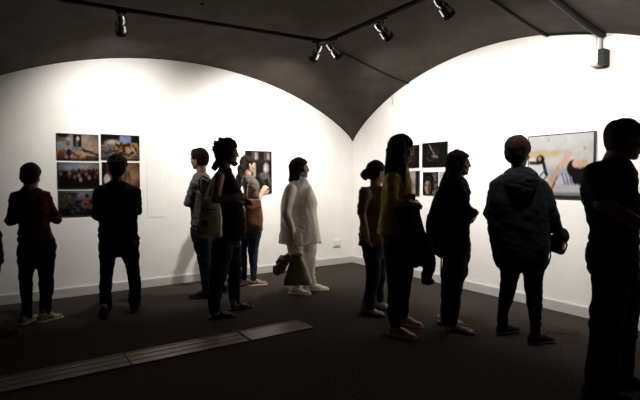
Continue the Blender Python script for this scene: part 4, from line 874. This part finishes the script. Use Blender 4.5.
nets('bag_body', [('+', rbox(b.q(554.5, 244, .10), (.085, .045, .075), None, .03), .02), ('+', ell(b.q(562.5, 237, .10), (.05, .04, .07)), .03)], .008, M['leather_black'], b.root, ((12, .012, 4),))
MB().tube([tuple(b.q(*x)) for x in ((550.5, 250, .08), (550.5, 257, .07), (548.5, 264, .06), (545.5, 268.5, .05), (545.8, 262, .06), (548, 254, .07), (549.5, 249, .08))], .009, 8, .4).build('strap', M['leather_black'], b.root, True)
MB().tube([tuple(b.q(*x)) for x in ((557, 252, .10), (561, 253.5, .10), (565.5, 250, .10), (567, 245, .10), (565, 239, .10))], .012, 8, .6).build('carry_handle', M['leather_black'], b.root, True)

# ---- man at the right edge
p = Fig(609, 397, "man with short greying hair in black t-shirt and trousers at right photo edge")
p.head(625.8, 117.3, 74, -10, 1.07)
T = p.lf([(158, 606, 628, .06), (162, 598, 631, .085), (168, 590.5, 634, .13), (177, 583.5, 638, .165), (190, 581, 641, .17), (204, 583.5, 642, .165), (216, 588, 641.5, .155), (228, 589, 640.5, .15), (240, 587.5, 640, .155), (254, 586, 641, .155)])
p.torso = [T]; hipL = p.lf([(240, 588, 640, .155), (250, 584.5, 641.5, .175), (262, 586, 641, .16), (276, 589, 640, .12)])
p.leg([(250, 586.5, 626), (270, 589.5, 629), (290, 591, 628), (310, 589, 625), (335, 587.5, 622), (365, 585.5, 620), (390, 584, 618)], (601, 401), -.09); p.leg([(250, 602, 640.5), (277, 604, 641), (300, 606, 640), (320, 607, 638.5), (345, 607, 636.5), (370, 606, 634), (384, 607, 632)], (622, 388), .10)
A = p.arm([(597, 172, -.19, .066), (602, 203, -.25, .052), (640, 224, -.22, .034)], .85); p.hand(A[2], dirv(70, -8), (0, -.8, .6), 1, 30)
A = p.arm([(607, 174, .19, .066), (618, 207, .25, .052), (639, 211, -.06, .034)], .85); p.hand(A[2], dirv(232, 2), (.1, -.3, 1), 1, 22)
p.shoe(606, 399, 75, .29, 'leather_black'); p.shoe(628, 386, 70, .29, 'leather_black')
p.build_body('skin', p.q(612, 162)); p.garment('t_shirt', 'black_cloth', [('+', T, .03)]+p.sleeves(.03, .010), ((8, .012, 1), (18, .005, 2))); p.trousers('black_trouser', hipL, ((8, .008, 3), (20, .003, 4)))
p.hair('hair_grey', p.hair_ops(.010))
b = Fig(609, 397, 'dark folded booklet held up by the man at right edge', 'booklet', 'booklet')
cc = b.q(641, 194, -.10); d = nrm(b.q(652, 178, -.06)-b.q(625, 208, -.16)); nn = nrm(np.cross(d, [0.1, .9, .1])); Rb = Matrix(np.stack([d, nrm(np.cross(nn, d)), nn], 1).tolist())
MB().box(tuple(cc), (.13, .085, .003), Rb).build('cover', M['leather_black'], b.root); MB().box(tuple(cc+nn*.005), (.126, .082, .002), Rb).build('page_block', M['plastic_grey'], b.root)

# ---- person cut off by the left edge
p = Fig(-16, 337, 'dark clothed person cut off by the left photo edge, only hand and shoe showing')
p.head(-20, 160, 40, -5, 1.0)
T = p.lf([(184, -27, -14, .06), (190, -38, -10, .10), (200, -40, -9, .12), (220, -38, -8, .12), (240, -38, -8, .13), (252, -38, -8, .13)])
p.torso = [T]; hipL = p.lf([(245, -37, -6, .12), (262, -37, -5, .12), (270, -36, -6, .08)])
p.leg([(255, -37, -19), (290, -34, -19), (325, -31, -19), (335, -30, -19)], (-24, 338)); p.leg([(255, -22, -5), (290, -18, -4), (325, -14, -2), (333, -13, -2)], (-7, 337))
A = p.arm([(-14, 200, 0, .055), (-4.5, 236, -.04, .048), (-1.5, 262, .05, .050)], 1.9); p.hand(A[2], np.array([.05, .1, -1]), (1, 0, 0), -1, 25)
A = p.arm([(-36, 198, 0, .055), (-40, 232, 0, .045), (-34, 258, .12, .033)], 1.9); p.hand(A[2], np.array([0, .2, -1]), (-1, 0, 0), 1, 25)
p.shoe(-22, 338, 30, .28, 'leather_black'); p.shoe(2, 337, 78, .29, 'leather_black')
p.build_body('skin_tan', p.q(-20.5, 188)); p.garment('jacket', 'black_cloth', [('+', T, .03)]+p.sleeves(.03)); p.trousers('black_trouser', hipL); p.hair('hair_black', p.hair_ops(.016))
